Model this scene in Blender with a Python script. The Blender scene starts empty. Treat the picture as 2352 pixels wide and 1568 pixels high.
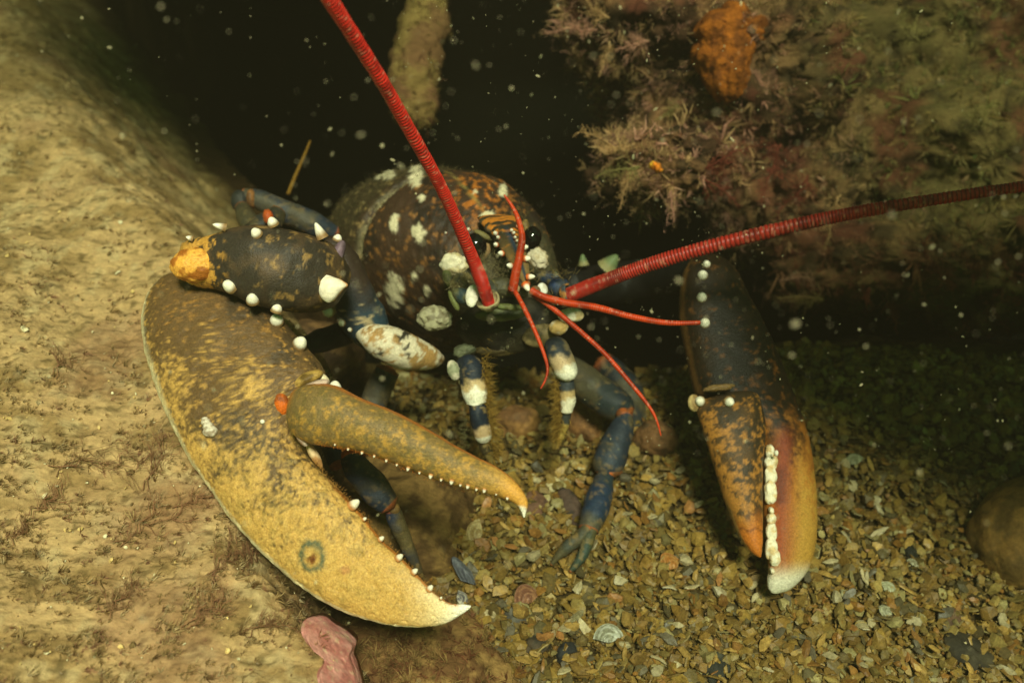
import bpy, math, random
import numpy as np
from mathutils import Vector, Matrix

random.seed(7)
rng = np.random.default_rng(11)
scene = bpy.context.scene

# ------------------------------------------------------------------ camera, water light, exposure
WATER_DENSITY = 1.7               # per metre
CAM_H = 0.58                       # metres above the sea bed
PITCH = math.radians(45.0)         # looking down at the crevice
HALF = math.radians(25.0)          # half the horizontal field of view
cam_d = bpy.data.cameras.new('camera')
cam = bpy.data.objects.new('camera', cam_d)
scene.collection.objects.link(cam)
cam.location = (0, 0, CAM_H)
cam.rotation_euler = (math.pi / 2 - PITCH, 0, 0)
cam_d.sensor_width = 36.0
cam_d.lens = 18.0 / math.tan(HALF)
cam_d.clip_start = 0.01
cam_d.clip_end = 60.0
cam_d.dof.use_dof = True
cam_d.dof.focus_distance = 0.585
cam_d.dof.aperture_fstop = 7.0
scene.camera = cam

SUN_DIR = np.array([0.0, 0.707 * (1 - 0.40), -0.707 * (1 + 0.40)]) + np.array([-0.10, 0, 0])
SUN_DIR = SUN_DIR / np.linalg.norm(SUN_DIR)
world = bpy.data.worlds.new('World')
scene.world = world
world.use_nodes = True
wn = world.node_tree
wn.nodes.clear()
w_out = wn.nodes.new('ShaderNodeOutputWorld')
w_bg = wn.nodes.new('ShaderNodeBackground')
w_sky = wn.nodes.new('ShaderNodeTexSky')
w_sky.sky_type = 'NISHITA'
w_sky.sun_disc = False
w_sky.sun_elevation = math.asin(-SUN_DIR[2])
w_sky.sun_rotation = math.atan2(-SUN_DIR[0], -SUN_DIR[1])
w_mix = wn.nodes.new('ShaderNodeMixRGB')
w_mix.blend_type = 'MULTIPLY'
w_mix.inputs['Fac'].default_value = 1.0
w_mix.inputs['Color2'].default_value = (0.50, 0.74, 0.24, 1)   # daylight that has come down through green water
wn.links.new(w_sky.outputs[0], w_mix.inputs['Color1'])
wn.links.new(w_mix.outputs[0], w_bg.inputs['Color'])
w_bg.inputs['Strength'].default_value = 0.10
wn.links.new(w_bg.outputs[0], w_out.inputs['Surface'])

sun_d = bpy.data.lights.new('sun', 'SUN')
sun_d.energy = 5.0
sun_d.angle = math.radians(12.0)
sun_d.color = (1.0, 0.81, 0.82)
sun = bpy.data.objects.new('sun', sun_d)
scene.collection.objects.link(sun)
sun.location = (0, -0.4, 1.4)
sun.rotation_euler = Vector(SUN_DIR).to_track_quat('-Z', 'Y').to_euler()

scene.view_settings.view_transform = 'Standard'
scene.view_settings.look = 'None'
scene.view_settings.gamma = 1.0
scene.view_settings.use_curve_mapping = False
scene.view_settings.exposure = 1.70
scene.render.engine = 'CYCLES'
scene.cycles.use_denoising = True
scene.cycles.max_bounces = 5
scene.cycles.diffuse_bounces = 2
scene.cycles.glossy_bounces = 2
scene.cycles.transmission_bounces = 2
scene.cycles.transparent_max_bounces = 8
scene.cycles.volume_bounces = 0
scene.cycles.sample_clamp_indirect = 4.0

# ------------------------------------------------------------------ helpers
SC = 1176.0 / math.tan(HALF)
FW = np.array([0, math.cos(PITCH), -math.sin(PITCH)])
UP = np.array([0, math.sin(PITCH), math.cos(PITCH)])
RT = np.array([1.0, 0, 0])
CAMP = np.array([0, 0, CAM_H])


def P(x, y, d):
    """Point of the place seen at (x, y), d metres in front of the lens."""
    x = np.asarray(x, float); y = np.asarray(y, float); d = np.asarray(d, float)
    a = (x - 1176) / SC * d
    b = (784 - y) / SC * d
    return CAMP + a[..., None] * RT + b[..., None] * UP + d[..., None] * FW


def PZ(x, y, z):
    """Point at (x, y) on the level z."""
    v = (np.asarray(y, float) - 784) / SC
    d = (CAM_H - z) / (math.sin(PITCH) + math.cos(PITCH) * v)
    return P(x, y, d)


def VD(x, y, z):
    """Direction: x to the right, y up, z towards the lens."""
    return x * RT + y * UP - z * FW


def px_of(V):
    q = V - CAMP
    d = q @ FW
    return 1176 + (q @ RT) / d * SC, 784 - (q @ UP) / d * SC, d


def S(r, g, b, k=1.0):
    c = np.array([r, g, b]) / 255.0
    return np.where(c <= 0.04045, c / 12.92, ((c + 0.055) / 1.055) ** 2.4) * k


def sm(a, b, x):
    t = np.clip((x - a) / (b - a), 0, 1)
    return t * t * (3 - 2 * t)


def mixc(A, B, t):
    return A * (1 - t[:, None]) + B * t[:, None]


def vnoise(p):
    i = np.floor(p).astype(np.int64)
    f = p - i
    f = f * f * f * (f * (f * 6 - 15) + 10)

    def h(dx, dy, dz):
        n = (i[:, 0] + dx) * 374761393 + (i[:, 1] + dy) * 668265263 + (i[:, 2] + dz) * 2147483647
        n = n & 0xFFFFFFFF
        n = ((n ^ (n >> 13)) * 1274126177) & 0xFFFFFFFF
        n = ((n ^ (n >> 16)) * 2246822519) & 0xFFFFFFFF
        n = n ^ (n >> 15)
        return (n & 0xFFFFFF) / float(0xFFFFFF)
    x0 = h(0, 0, 0) * (1 - f[:, 0]) + h(1, 0, 0) * f[:, 0]
    x1 = h(0, 1, 0) * (1 - f[:, 0]) + h(1, 1, 0) * f[:, 0]
    x2 = h(0, 0, 1) * (1 - f[:, 0]) + h(1, 0, 1) * f[:, 0]
    x3 = h(0, 1, 1) * (1 - f[:, 0]) + h(1, 1, 1) * f[:, 0]
    y0 = x0 * (1 - f[:, 1]) + x1 * f[:, 1]
    y1 = x2 * (1 - f[:, 1]) + x3 * f[:, 1]
    return y0 * (1 - f[:, 2]) + y1 * f[:, 2]


def fbm(p, o=4, g=0.5):
    s = 0; a = 1.0; t = 0
    q = p + 17.3
    for k in range(o):
        s = s + a * vnoise(q)
        t += a
        a *= g
        q = q * 2.03 + 31.7
    return s / t


def spline(A, n):
    """Smooth curve through the rows of A, n rows out."""
    A = np.asarray(A, float)
    m = len(A)
    t = np.linspace(0, m - 1, n)
    i = np.clip(np.floor(t).astype(int), 0, m - 2)
    f = (t - i)[:, None]
    p0 = A[np.clip(i - 1, 0, m - 1)]; p1 = A[i]; p2 = A[i + 1]; p3 = A[np.clip(i + 2, 0, m - 1)]
    return 0.5 * ((2 * p1) + (-p0 + p2) * f + (2 * p0 - 5 * p1 + 4 * p2 - p3) * f ** 2 + (-p0 + 3 * p1 - 3 * p2 + p3) * f ** 3)


def nrm(v):
    return v / np.maximum(np.linalg.norm(v, axis=-1, keepdims=True), 1e-12)


def tri_normals(V, F):
    n = np.cross(V[F[:, 1]] - V[F[:, 0]], V[F[:, 2]] - V[F[:, 0]])
    N = np.zeros_like(V)
    for k in range(3):
        for c in range(3):
            N[:, c] += np.bincount(F[:, k], n[:, c], len(V))
    return nrm(N)


def grid_faces(nu, nv, wrap=True):
    i = np.arange(nu - 1)[:, None]
    j = np.arange(nv if wrap else nv - 1)[None, :]
    a = i * nv + j
    b = i * nv + (j + 1) % nv
    c = (i + 1) * nv + (j + 1) % nv
    d = (i + 1) * nv + j
    return np.concatenate([np.stack([a, b, c], -1).reshape(-1, 3), np.stack([a, c, d], -1).reshape(-1, 3)])


def make_mesh(name, V, F, col=None, smooth=True):
    me = bpy.data.meshes.new(name)
    V = np.ascontiguousarray(V, dtype=np.float32)
    F = np.ascontiguousarray(F, dtype=np.int32)
    k = F.shape[1]
    me.vertices.add(len(V)); me.vertices.foreach_set('co', V.ravel())
    me.loops.add(F.size); me.loops.foreach_set('vertex_index', F.ravel())
    me.polygons.add(len(F))
    me.polygons.foreach_set('loop_start', np.arange(0, F.size, k, dtype=np.int32))
    me.polygons.foreach_set('use_smooth', np.full(len(F), smooth, dtype=bool))
    me.update(calc_edges=True)
    me.validate()
    if col is not None:
        at = me.color_attributes.new('Col', 'FLOAT_COLOR', 'POINT')
        rgba = np.ones((len(V), 4), np.float32)
        rgba[:, :3] = np.clip(col, 0, 1)
        at.data.foreach_set('color', rgba.ravel())
    return me


ORIG = {}


def obj(name, V, F, mat, parent=None, col=None, smooth=True):
    o0 = ORIG[parent.name] if parent is not None else None
    if o0 is None:
        o0 = np.array([V[:, 0].mean(), V[:, 1].mean(), V[:, 2].min()])
    me = make_mesh(name, V - o0, F, col, smooth)
    me.materials.append(mat)
    o = bpy.data.objects.new(name, me)
    scene.collection.objects.link(o)
    if parent is not None:
        o.parent = parent
    else:
        o.location = o0
    ORIG[o.name] = o0
    return o


def inst(name, me, pos, M3, parent=None):
    """One more object that shares a mesh; M3 holds its turn and size."""
    o = bpy.data.objects.new(name, me)
    scene.collection.objects.link(o)
    o0 = ORIG[parent.name] if parent is not None else np.zeros(3)
    M = Matrix.Identity(4)
    for r in range(3):
        for c in range(3):
            M[r][c] = M3[r, c]
        M[r][3] = pos[r] - o0[r]
    if parent is not None:
        o.parent = parent
    o.matrix_local = M
    ORIG[o.name] = np.array(pos)
    return o


def empty(name, loc):
    o = bpy.data.objects.new(name, None)
    o.empty_display_size = 0.03
    scene.collection.objects.link(o)
    o.location = loc
    ORIG[o.name] = np.array(loc, float)
    return o


def tag(o, label, cat, group=None, kind=None):
    o['label'] = label
    o['category'] = cat
    if group: o['group'] = group
    if kind: o['kind'] = kind
    return o


def frame_z(z, roll=0.0):
    z = nrm(np.asarray(z, float))
    a = np.array([0, 0, 1.0]) if abs(z[2]) < 0.9 else np.array([1.0, 0, 0])
    x = nrm(np.cross(a, z)); y = np.cross(z, x)
    c, s = math.cos(roll), math.sin(roll)
    return np.stack([x * c + y * s, -x * s + y * c, z], 1)


def lens(sec, nu, nv, e=1.0):
    """Shell piece through paired edge points. Row: Lx Ly Rx Ry dL dR front back (front/back: half thickness)."""
    A = spline(sec, nu)
    L = P(A[:, 0], A[:, 1], A[:, 4]); R = P(A[:, 2], A[:, 3], A[:, 5])
    c = (L + R) / 2; a = (R - L) / 2
    T = nrm(np.gradient(c, axis=0))
    n = nrm(np.cross(a, T))
    n = n * np.where((n @ FW) > 0, -1, 1)[:, None]
    n = nrm(n + 0.6 * (-FW))
    th = np.linspace(0, 2 * math.pi, nv, endpoint=False)
    cs = np.sign(np.cos(th)) * np.abs(np.cos(th)) ** e
    sn = np.sign(np.sin(th)) * np.abs(np.sin(th)) ** e
    sc = (A[:, 4] + A[:, 5]) / 2 / SC
    tk = np.where(sn[None, :] > 0, A[:, 6:7], A[:, 7:8]) * sc[:, None]
    V = c[:, None] + a[:, None] * cs[None, :, None] + n[:, None] * (tk * sn[None, :])[..., None]
    U = np.repeat(np.linspace(0, 1, nu), nv); W = np.tile(np.cos(th), nu); Q = np.tile(np.sin(th), nu)
    V = V.reshape(-1, 3)
    F = grid_faces(nu, nv)
    V = np.concatenate([V, c[:1], c[-1:]])
    j = np.arange(nv); j2 = (j + 1) % nv
    m = nu * nv
    F = np.concatenate([F, np.stack([np.full(nv, m), j2, j], 1), np.stack([np.full(nv, m + 1), (nu - 1) * nv + j, (nu - 1) * nv + j2], 1)])
    U = np.concatenate([U, [0, 1]]); W = np.concatenate([W, [0, 0]]); Q = np.concatenate([Q, [0, 0]])
    return V, F, U, W, Q


def tube(C, ra, nv=16, rb=None, up=None, ridge=0.0, nridge=0, bulge_ends=True):
    """Tube along the rows of C with radius ra (rb across); closed rounded ends; optional annulations."""
    nu = len(C)
    ra = np.broadcast_to(np.asarray(ra, float), (nu,)).copy()
    rb = ra.copy() if rb is None else np.broadcast_to(np.asarray(rb, float), (nu,)).copy()
    T = nrm(np.gradient(C, axis=0))
    x = np.zeros((nu, 3))
    ref = np.asarray(up if up is not None else -FW, float)
    prev = nrm(ref - T[0] * (ref @ T[0]))
    for i in range(nu):
        prev = nrm(prev - T[i] * (prev @ T[i]))
        x[i] = prev
    y = np.cross(T, x)
    th = np.linspace(0, 2 * math.pi, nv, endpoint=False)
    U = np.linspace(0, 1, nu)
    if nridge:
        r = 1 + ridge * (np.abs(np.sin(U * nridge * math.pi)) ** 0.7 - 0.6)
        ra *= r; rb *= r
    V = C[:, None] + x[:, None] * (ra[:, None] * np.sin(th))[..., None] + y[:, None] * (rb[:, None] * np.cos(th))[..., None]
    V = V.reshape(-1, 3)
    F = grid_faces(nu, nv)
    e0 = C[0] - T[0] * ra[0] * 0.5; e1 = C[-1] + T[-1] * ra[-1] * 0.5
    V = np.concatenate([V, [e0], [e1]])
    j = np.arange(nv); j2 = (j + 1) % nv; m = nu * nv
    F = np.concatenate([F, np.stack([np.full(nv, m), j2, j], 1), np.stack([np.full(nv, m + 1), (nu - 1) * nv + j, (nu - 1) * nv + j2], 1)])
    U = np.concatenate([np.repeat(U, nv), [0, 1]]); TH = np.concatenate([np.tile(th, nu), [0, 0]])
    return V, F, U, TH


def ball(nu=24, nv=32):
    ph = np.linspace(0.02, math.pi - 0.02, nu)
    th = np.linspace(0, 2 * math.pi, nv, endpoint=False)
    V = np.stack([np.sin(ph)[:, None] * np.cos(th), np.sin(ph)[:, None] * np.sin(th), np.cos(ph)[:, None] * np.ones(nv)], -1).reshape(-1, 3)
    F = grid_faces(nu, nv)[:, ::-1]
    V = np.concatenate([V, [[0, 0, 1]], [[0, 0, -1]]])
    j = np.arange(nv); j2 = (j + 1) % nv; m = nu * nv
    F = np.concatenate([F, np.stack([np.full(nv, m), j, j2], 1), np.stack([np.full(nv, m + 1), (nu - 1) * nv + j2, (nu - 1) * nv + j], 1)])
    return V, F


def blob(c, axes, M=None, amp=0.1, freq=3.0, seed=0.0, nu=40, nv=56, o=4):
    """Irregular lump about c."""
    V, F = ball(nu, nv)
    r = 1 + amp * 2 * (fbm(V * freq + seed, o) - 0.5)
    V = V * r[:, None] * np.asarray(axes, float)
    if M is not None:
        V = V @ M.T
    return V + np.asarray(c, float), F


def scatter(TV, TF, TC, pos, Ms, cols):
    """Copies of small templates (chosen per item) as one soup of triangles."""
    Vs, Fs, Cs = [], [], []
    off = 0
    k = np.arange(len(pos)) % len(TV)
    for t in range(len(TV)):
        s = np.where(k == t)[0]
        if not len(s): continue
        v = np.einsum('nij,mj->nmi', Ms[s], TV[t]) + pos[s][:, None]
        n, m = v.shape[:2]
        f = TF[t][None] + (np.arange(n) * m)[:, None, None] + off
        c = cols[s][:, None] * TC[t][None]
        Vs.append(v.reshape(-1, 3)); Fs.append(f.reshape(-1, 3)); Cs.append(c.reshape(-1, 3))
        off += n * m
    return np.concatenate(Vs), np.concatenate(Fs), np.concatenate(Cs)


def frames(Z, roll, scale):
    """Many frames with z along Z."""
    Z = nrm(Z)
    a = np.where(np.abs(Z[:, 2:3]) < 0.9, np.array([[0, 0, 1.0]]), np.array([[1.0, 0, 0]]))
    X = nrm(np.cross(a, Z)); Y = np.cross(Z, X)
    c = np.cos(roll)[:, None]; s = np.sin(roll)[:, None]
    X2 = X * c + Y * s; Y2 = -X * s + Y * c
    scale = np.asarray(scale, float)
    if scale.ndim == 1: scale = np.stack([scale] * 3, 1)
    return np.stack([X2 * scale[:, :1], Y2 * scale[:, 1:2], Z * scale[:, 2:]], 2)


# ------------------------------------------------------------------ materials
def material(name, rough=0.5, spec=0.25, fine=600.0, amt=0.35, bump=0.15, bscale=900.0, bdist=0.0006, sss=0.0, base=None, objcol=False, alpha=None, stretch=None, translucent=0.0, tint=None):
    m = bpy.data.materials.new(name)
    m.use_nodes = True
    t = m.node_tree; N = t.nodes; Lk = t.links
    N.clear()
    out = N.new('ShaderNodeOutputMaterial')
    b = N.new('ShaderNodeBsdfPrincipled')
    b.inputs['Roughness'].default_value = rough
    b.inputs['Specular IOR Level'].default_value = spec
    geo = N.new('ShaderNodeNewGeometry')
    vec = geo.outputs['Position']
    if stretch:
        mp = N.new('ShaderNodeMapping'); mp.inputs['Scale'].default_value = stretch
        mp.inputs['Rotation'].default_value = (0, 0, 0.35)
        Lk.new(vec, mp.inputs['Vector']); vec = mp.outputs['Vector']
    if objcol:
        a = N.new('ShaderNodeObjectInfo'); src = a.outputs['Color']
        if base is not None:
            a2 = N.new('ShaderNodeAttribute'); a2.attribute_name = 'Col'
            mm = N.new('ShaderNodeMixRGB'); mm.blend_type = 'MULTIPLY'; mm.inputs['Fac'].default_value = 1
            Lk.new(src, mm.inputs['Color1']); Lk.new(a2.outputs['Color'], mm.inputs['Color2']); src = mm.outputs[0]
    elif base is not None:
        a = N.new('ShaderNodeRGB'); a.outputs[0].default_value = (*base, 1); src = a.outputs[0]
    else:
        a = N.new('ShaderNodeAttribute'); a.attribute_name = 'Col'; src = a.outputs['Color']
    n1 = N.new('ShaderNodeTexNoise'); n1.inputs['Scale'].default_value = fine; n1.inputs['Detail'].default_value = 5
    n1.inputs['Roughness'].default_value = 0.65
    Lk.new(vec, n1.inputs['Vector'])
    mr = N.new('ShaderNodeMapRange')
    mr.inputs['From Min'].default_value = 0.3; mr.inputs['From Max'].default_value = 0.7
    mr.inputs['To Min'].default_value = 1 - amt; mr.inputs['To Max'].default_value = 1 + amt * 0.7
    Lk.new(n1.outputs['Fac'], mr.inputs['Value'])
    mx = N.new('ShaderNodeMixRGB'); mx.blend_type = 'MULTIPLY'; mx.inputs['Fac'].default_value = 1
    Lk.new(src, mx.inputs['Color1']); Lk.new(mr.outputs[0], mx.inputs['Color2'])
    Lk.new(mx.outputs[0], b.inputs['Base Color'])
    if bump > 0:
        n2 = N.new('ShaderNodeTexNoise'); n2.inputs['Scale'].default_value = bscale; n2.inputs['Detail'].default_value = 4
        Lk.new(geo.outputs['Position'], n2.inputs['Vector'])
        bp = N.new('ShaderNodeBump'); bp.inputs['Strength'].default_value = bump; bp.inputs['Distance'].default_value = bdist
        Lk.new(n2.outputs['Fac'], bp.inputs['Height']); Lk.new(bp.outputs[0], b.inputs['Normal'])
    if sss > 0:
        b.inputs['Subsurface Weight'].default_value = sss
        b.inputs['Subsurface Radius'].default_value = (0.004, 0.002, 0.001)
        b.inputs['Subsurface Scale'].default_value = 1.0
    sh = b.outputs[0]
    if translucent > 0:
        tr = N.new('ShaderNodeBsdfTranslucent'); Lk.new(mx.outputs[0], tr.inputs['Color'])
        ms = N.new('ShaderNodeMixShader'); ms.inputs[0].default_value = translucent
        Lk.new(sh, ms.inputs[1]); Lk.new(tr.outputs[0], ms.inputs[2]); sh = ms.outputs[0]
    if alpha is not None:
        tp = N.new('ShaderNodeBsdfTransparent')
        ms = N.new('ShaderNodeMixShader'); ms.inputs[0].default_value = alpha
        Lk.new(tp.outputs[0], ms.inputs[1]); Lk.new(sh, ms.inputs[2]); sh = ms.outputs[0]
    Lk.new(sh, out.inputs['Surface'])
    return m


M_shell = material('lobster_shell', rough=0.48, spec=0.22, fine=900, amt=0.36, bump=0.5, bscale=1100, bdist=0.0008)
M_white = material('lobster_white_shell', rough=0.5, spec=0.2, fine=420, amt=0.24, bump=0.25, bscale=700)
M_red = material('antenna_red', rough=0.4, spec=0.3, fine=1200, amt=0.22, bump=0.10, bscale=1800)
M_eye = material('eye_black', rough=0.08, spec=0.6, fine=300, amt=0.05, bump=0)
M_hair = material('bristle', rough=0.7, spec=0.1, fine=400, amt=0.2, bump=0, translucent=0.35)
M_rock = material('silt_covered_rock', rough=0.9, spec=0.08, fine=260, amt=0.32, bump=0.6, bscale=420, bdist=0.002, stretch=(0.55, 1.6, 1.0))
M_dark = material('crevice_rock', rough=0.9, spec=0.08, fine=90, amt=0.5, bump=0.8, bscale=120, bdist=0.006)
M_weed = material('seaweed', rough=0.75, spec=0.12, fine=500, amt=0.3, bump=0, translucent=0.35)
M_crust = material('pink_coralline_crust', rough=0.65, spec=0.2, fine=330, amt=0.28, bump=0.5, bscale=260, bdist=0.0015)
M_chip = material('shell_chip', rough=0.5, spec=0.3, fine=700, amt=0.4, bump=0.3, bscale=700, bdist=0.0008)
M_chipo = material('shell_piece', rough=0.45, spec=0.35, fine=500, amt=0.4, bump=0.35, bscale=500, bdist=0.0008, objcol=True, base=(1, 1, 1))
M_sand = material('shell_sand', rough=0.9, spec=0.1, fine=500, amt=0.6, bump=0.9, bscale=500, bdist=0.003)
M_sponge = material('orange_sponge', rough=0.85, spec=0.1, fine=240, amt=0.5, bump=0.8, bscale=300, bdist=0.003)
M_speck = material('drifting_speck', rough=0.8, spec=0.1, fine=100, amt=0.1, bump=0, alpha=0.24)
M_stone = material('sea_stone', rough=0.7, spec=0.2, fine=200, amt=0.45, bump=0.5, bscale=300, bdist=0.002)

# ------------------------------------------------------------------ sea bed
gx = np.concatenate([np.linspace(-1.7, -0.3, 24)[:-1], np.linspace(-0.3, 0.75, 180), np.linspace(0.75, 1.9, 22)[1:]])
gy = np.concatenate([np.linspace(-0.8, 0.2, 16)[:-1], np.linspace(0.2, 0.95, 140), np.linspace(0.95, 2.3, 24)[1:]])
GX, GY = np.meshgrid(gx, gy, indexing='ij')


def bed_z(x, y):
    p = np.stack([x, y, x * 0], -1).reshape(-1, 3)
    z = 0.020 * (fbm(p * 5, 3) - 0.5) + 0.008 * (fbm(p * 30, 3) - 0.5)
    z = z.reshape(np.shape(x))
    x = np.asarray(x); y = np.asarray(y)
    lip = 0.525 + 0.02 * sm(0.12, 0.30, x) + 0.07 * (fbm(p * 9 + 5, 3).reshape(x.shape) - 0.5)
    z = z - 0.05 * sm(0.15, 0.6, x) - 0.34 * sm(0.0, 0.34, y - lip) * (1 - .35 * sm(.15, .4, x))      # the floor drops into the crevice
    return z


GZ = bed_z(GX, GY) - 0.0005
Vb = np.stack([GX, GY, GZ], -1).reshape(-1, 3)
Fb = grid_faces(len(gx), len(gy), wrap=False)
nb = fbm(Vb * 90, 3)
cb = mixc(np.tile(S(98, 79, 42), (len(Vb), 1)), np.tile(S(62, 50, 28), (len(Vb), 1)), sm(0.4, 0.6, nb))
cb = mixc(cb, np.tile(S(16, 14, 9), (len(Vb), 1)), sm(-0.06, -0.16, Vb[:, 2] + .05 * (fbm(Vb * 14, 3) - .5)))      # near-black tone painted in as the shade deep in the hollow
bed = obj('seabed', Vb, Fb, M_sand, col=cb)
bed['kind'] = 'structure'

# ------------------------------------------------------------------ silt covered rock under the open claw
edge_px = [(930, 2300), (880, 1900), (836, 1600), (800, 1490), (735, 1400), (655, 1325), (640, 1200), (690, 1060), (715, 900), (705, 720),
           (650, 560), (560, 380), (430, 200), (320, 50), (220, -100), (60, -260)]
ex = []
for a, b in edge_px:
    q = PZ(a, b, 0.085)
    ex.append((q[1], q[0]))
ex = np.array(ex)
lx = np.concatenate([np.linspace(-1.3, -0.5, 40)[:-1], np.linspace(-0.5, 0.06, 310)])
ly = np.concatenate([np.linspace(-0.2, 0.22, 40)[:-1], np.linspace(0.22, 0.98, 390), np.linspace(0.98, 1.5, 30)[1:]])
LX, LY = np.meshgrid(lx, ly, indexing='ij')


def ledge_z(x, y):
    p = np.stack([x, y, x * 0], -1).reshape(-1, 3)
    e = np.interp(y.ravel(), ex[:, 0], ex[:, 1])
    s = e - x.ravel() + 0.030 * (fbm(p * 22 + 3, 4) - 0.5) + 0.012 * (fbm(p * 110, 3) - 0.5)
    f = np.where(y.ravel() > .5, sm(-0.05, 0.028 + .11 * np.clip((y.ravel() - .5) / .15, 0, 1), s), sm(-0.045, 0.028, s))
    top = 0.104 + 0.05 * sm(0.03, 0.32, s) * sm(0.75, 0.3, y.ravel())
    top = top + 0.030 * (fbm(p * 9, 3) - 0.5) + 0.011 * (fbm(p * 40 + 5, 4) - 0.5)
    rough = fbm(p * np.array([150, 330, 1]), 4)
    top = top + 0.0048 * (rough - 0.5) + 0.0024 * (np.abs(fbm(p * 420, 3) - 0.5) * 2 - 0.3)
    return (top * f - 0.04 * (1 - f) - 0.6 * sm(-0.04, -0.10, s)).reshape(x.shape), s.reshape(x.shape), rough.reshape(x.shape)


LZ, LS, LR = ledge_z(LX, LY)
Vl = np.stack([LX, LY, LZ], -1).reshape(-1, 3)
Fl = grid_faces(len(lx), len(ly), wrap=False)
n1 = fbm(Vl * np.array([28, 60, 30]), 4); n2 = fbm(Vl * np.array([160, 420, 200]) + 9, 3); n3 = fbm(Vl * 14 + 40, 3)
cl = np.tile(S(190, 156, 108), (len(Vl), 1))
cl = mixc(cl, np.tile(S(152, 122, 78), (len(Vl), 1)), sm(0.40, 0.66, n1))
cl = mixc(cl, np.tile(S(192, 166, 120), (len(Vl), 1)), 0.7 * sm(0.55, 0.7, fbm(Vl * 75 + 2, 3)))
cl = mixc(cl, np.tile(S(84, 68, 38), (len(Vl), 1)), 0.7 * sm(0.61, 0.71, n2))
cl = mixc(cl, np.tile(S(150, 108, 80), (len(Vl), 1)), 0.45 * sm(0.54, 0.70, n3))
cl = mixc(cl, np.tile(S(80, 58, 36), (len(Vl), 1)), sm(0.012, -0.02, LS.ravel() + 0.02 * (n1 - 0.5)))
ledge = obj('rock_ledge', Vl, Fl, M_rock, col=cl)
tag(ledge, 'wide pale rock slab under a film of tan silt, beneath the open claw', 'rock')


def ledge_h(x, y):
    return ledge_z(np.asarray(x, float), np.asarray(y, float))[0]


# unseen rocks added to cast shade, then the back of the crevice
Vr, Fr = blob((-0.20, 1.08, 0.80), (0.265, 0.64, 0.28), amp=0.10, freq=2.2, seed=4.0, nu=70, nv=90)  # added boulder out of view, keeps the sun off the crevice
tag(obj('shade_boulder', Vr, Fr, M_dark, col=np.tile(S(86, 74, 48), (len(Vr), 1))), 'unseen boulder added above the view to shade the crevice', 'rock')
ax_ = nrm(np.array([1.0, .14, -.60])); ay_ = nrm(np.array([-.14, 1.0, 0.05])); ay_ = nrm(ay_ - ax_ * (ay_ @ ax_)); az_ = np.cross(ax_, ay_)
Vr, Fr = blob((0.77, 0.365, 0.255), (0.69, 0.18, 0.09), np.stack([ax_, ay_, az_], 1), amp=0.10, freq=2.6, seed=14.0, nu=70, nv=90)  # added slab out of view, throws shade on the right-hand gravel
tag(obj('shade_slab', Vr, Fr, M_dark, col=np.tile(S(96, 82, 54), (len(Vr), 1))), 'unseen rock slab added at the right to shade the gravel', 'rock')
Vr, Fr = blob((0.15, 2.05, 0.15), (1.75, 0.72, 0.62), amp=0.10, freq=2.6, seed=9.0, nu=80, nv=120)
cw = obj('crevice_wall', Vr, Fr, M_dark, col=np.tile(S(20, 18, 12), (len(Vr), 1)))  # near-black colour stands in for the darkness of the hole
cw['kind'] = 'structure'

# low sandy hump and weedy foot between the ledge and the gravel
q = P(900, 1245, 0.715)
Vr, Fr = blob(q, (0.060, 0.080, 0.042), amp=0.26, freq=2.2, seed=1.5, nu=80, nv=100, o=6)
cc = mixc(np.tile(S(130, 100, 58), (len(Vr), 1)), np.tile(S(84, 62, 36), (len(Vr), 1)), sm(0.4, 0.6, fbm(Vr * 120, 3)))
hump = obj('sandy_stone', Vr, Fr, M_rock, col=cc)
tag(hump, 'smooth brown silted stone seen between the two claw fingers', 'stone')
q = P(940, 1590, 0.625)
Vr, Fr = blob(q, (0.058, 0.055, 0.035), amp=0.22, freq=2.6, seed=6.1, nu=70, nv=90, o=5)
cc = mixc(np.tile(S(150, 116, 70), (len(Vr), 1)), np.tile(S(112, 80, 50), (len(Vr), 1)), sm(0.42, 0.58, fbm(Vr * 90, 3)))
foot = obj('weedy_stone', Vr, Fr, M_rock, col=cc)
tag(foot, 'reddish brown weed-covered stone at the bottom beside the pink crust', 'stone')
VFOOT = Vr

# ------------------------------------------------------------------ overhanging rock, upper right
lobes = [  # x, y, depth, radius across, radius up, radius in depth (m), seed
    (1500, 40, 0.83, 0.062, 0.049, 0.09, 1), (1530, 385, 0.78, 0.047, 0.023, 0.05, 2), (1700, 170, 0.83, 0.078, 0.060, 0.10, 3),
    (2080, 150, 0.92, 0.150, 0.110, 0.14, 4), (1860, 360, 0.88, 0.060, 0.065, 0.09, 5), (2150, 420, 0.88, 0.120, 0.085, 0.12, 6),
    (2050, 610, 0.85, 0.085, 0.034, 0.08, 7), (2330, 560, 0.86, 0.090, 0.065, 0.10, 8), (1760, -120, 0.98, 0.20, 0.10, 0.16, 9),
    (2420, 150, 0.96, 0.16, 0.17, 0.18, 10), (1560, 250, 0.88, 0.056, 0.070, 0.10, 11), (1640, 300, 0.86, 0.050, 0.050, 0.08, 12), (1780, 480, 0.88, 0.045, 0.045, 0.08, 13)]
Vs, Fs, off = [], [], 0
for (a, b, d, ra, rb, rd, sd) in lobes:
    M3 = np.stack([RT, UP, -FW], 1)
    V, F = blob(P(a, b, d + rd * 0.7), (ra * 1.14, rb * 1.14, rd), M3, amp=0.36, freq=2.4, seed=sd * 7.7, nu=74, nv=100, o=5)
    Vs.append(V); Fs.append(F + off); off += len(V)
VO = np.concatenate(Vs); FO = np.concatenate(Fs)
NO = tri_normals(VO, FO)
shag = fbm(VO * 150, 4, .62)
VO = VO + NO * (0.012 * (fbm(VO * 80, 4) - 0.5) + 0.010 * (shag - 0.5))[:, None]
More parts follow.
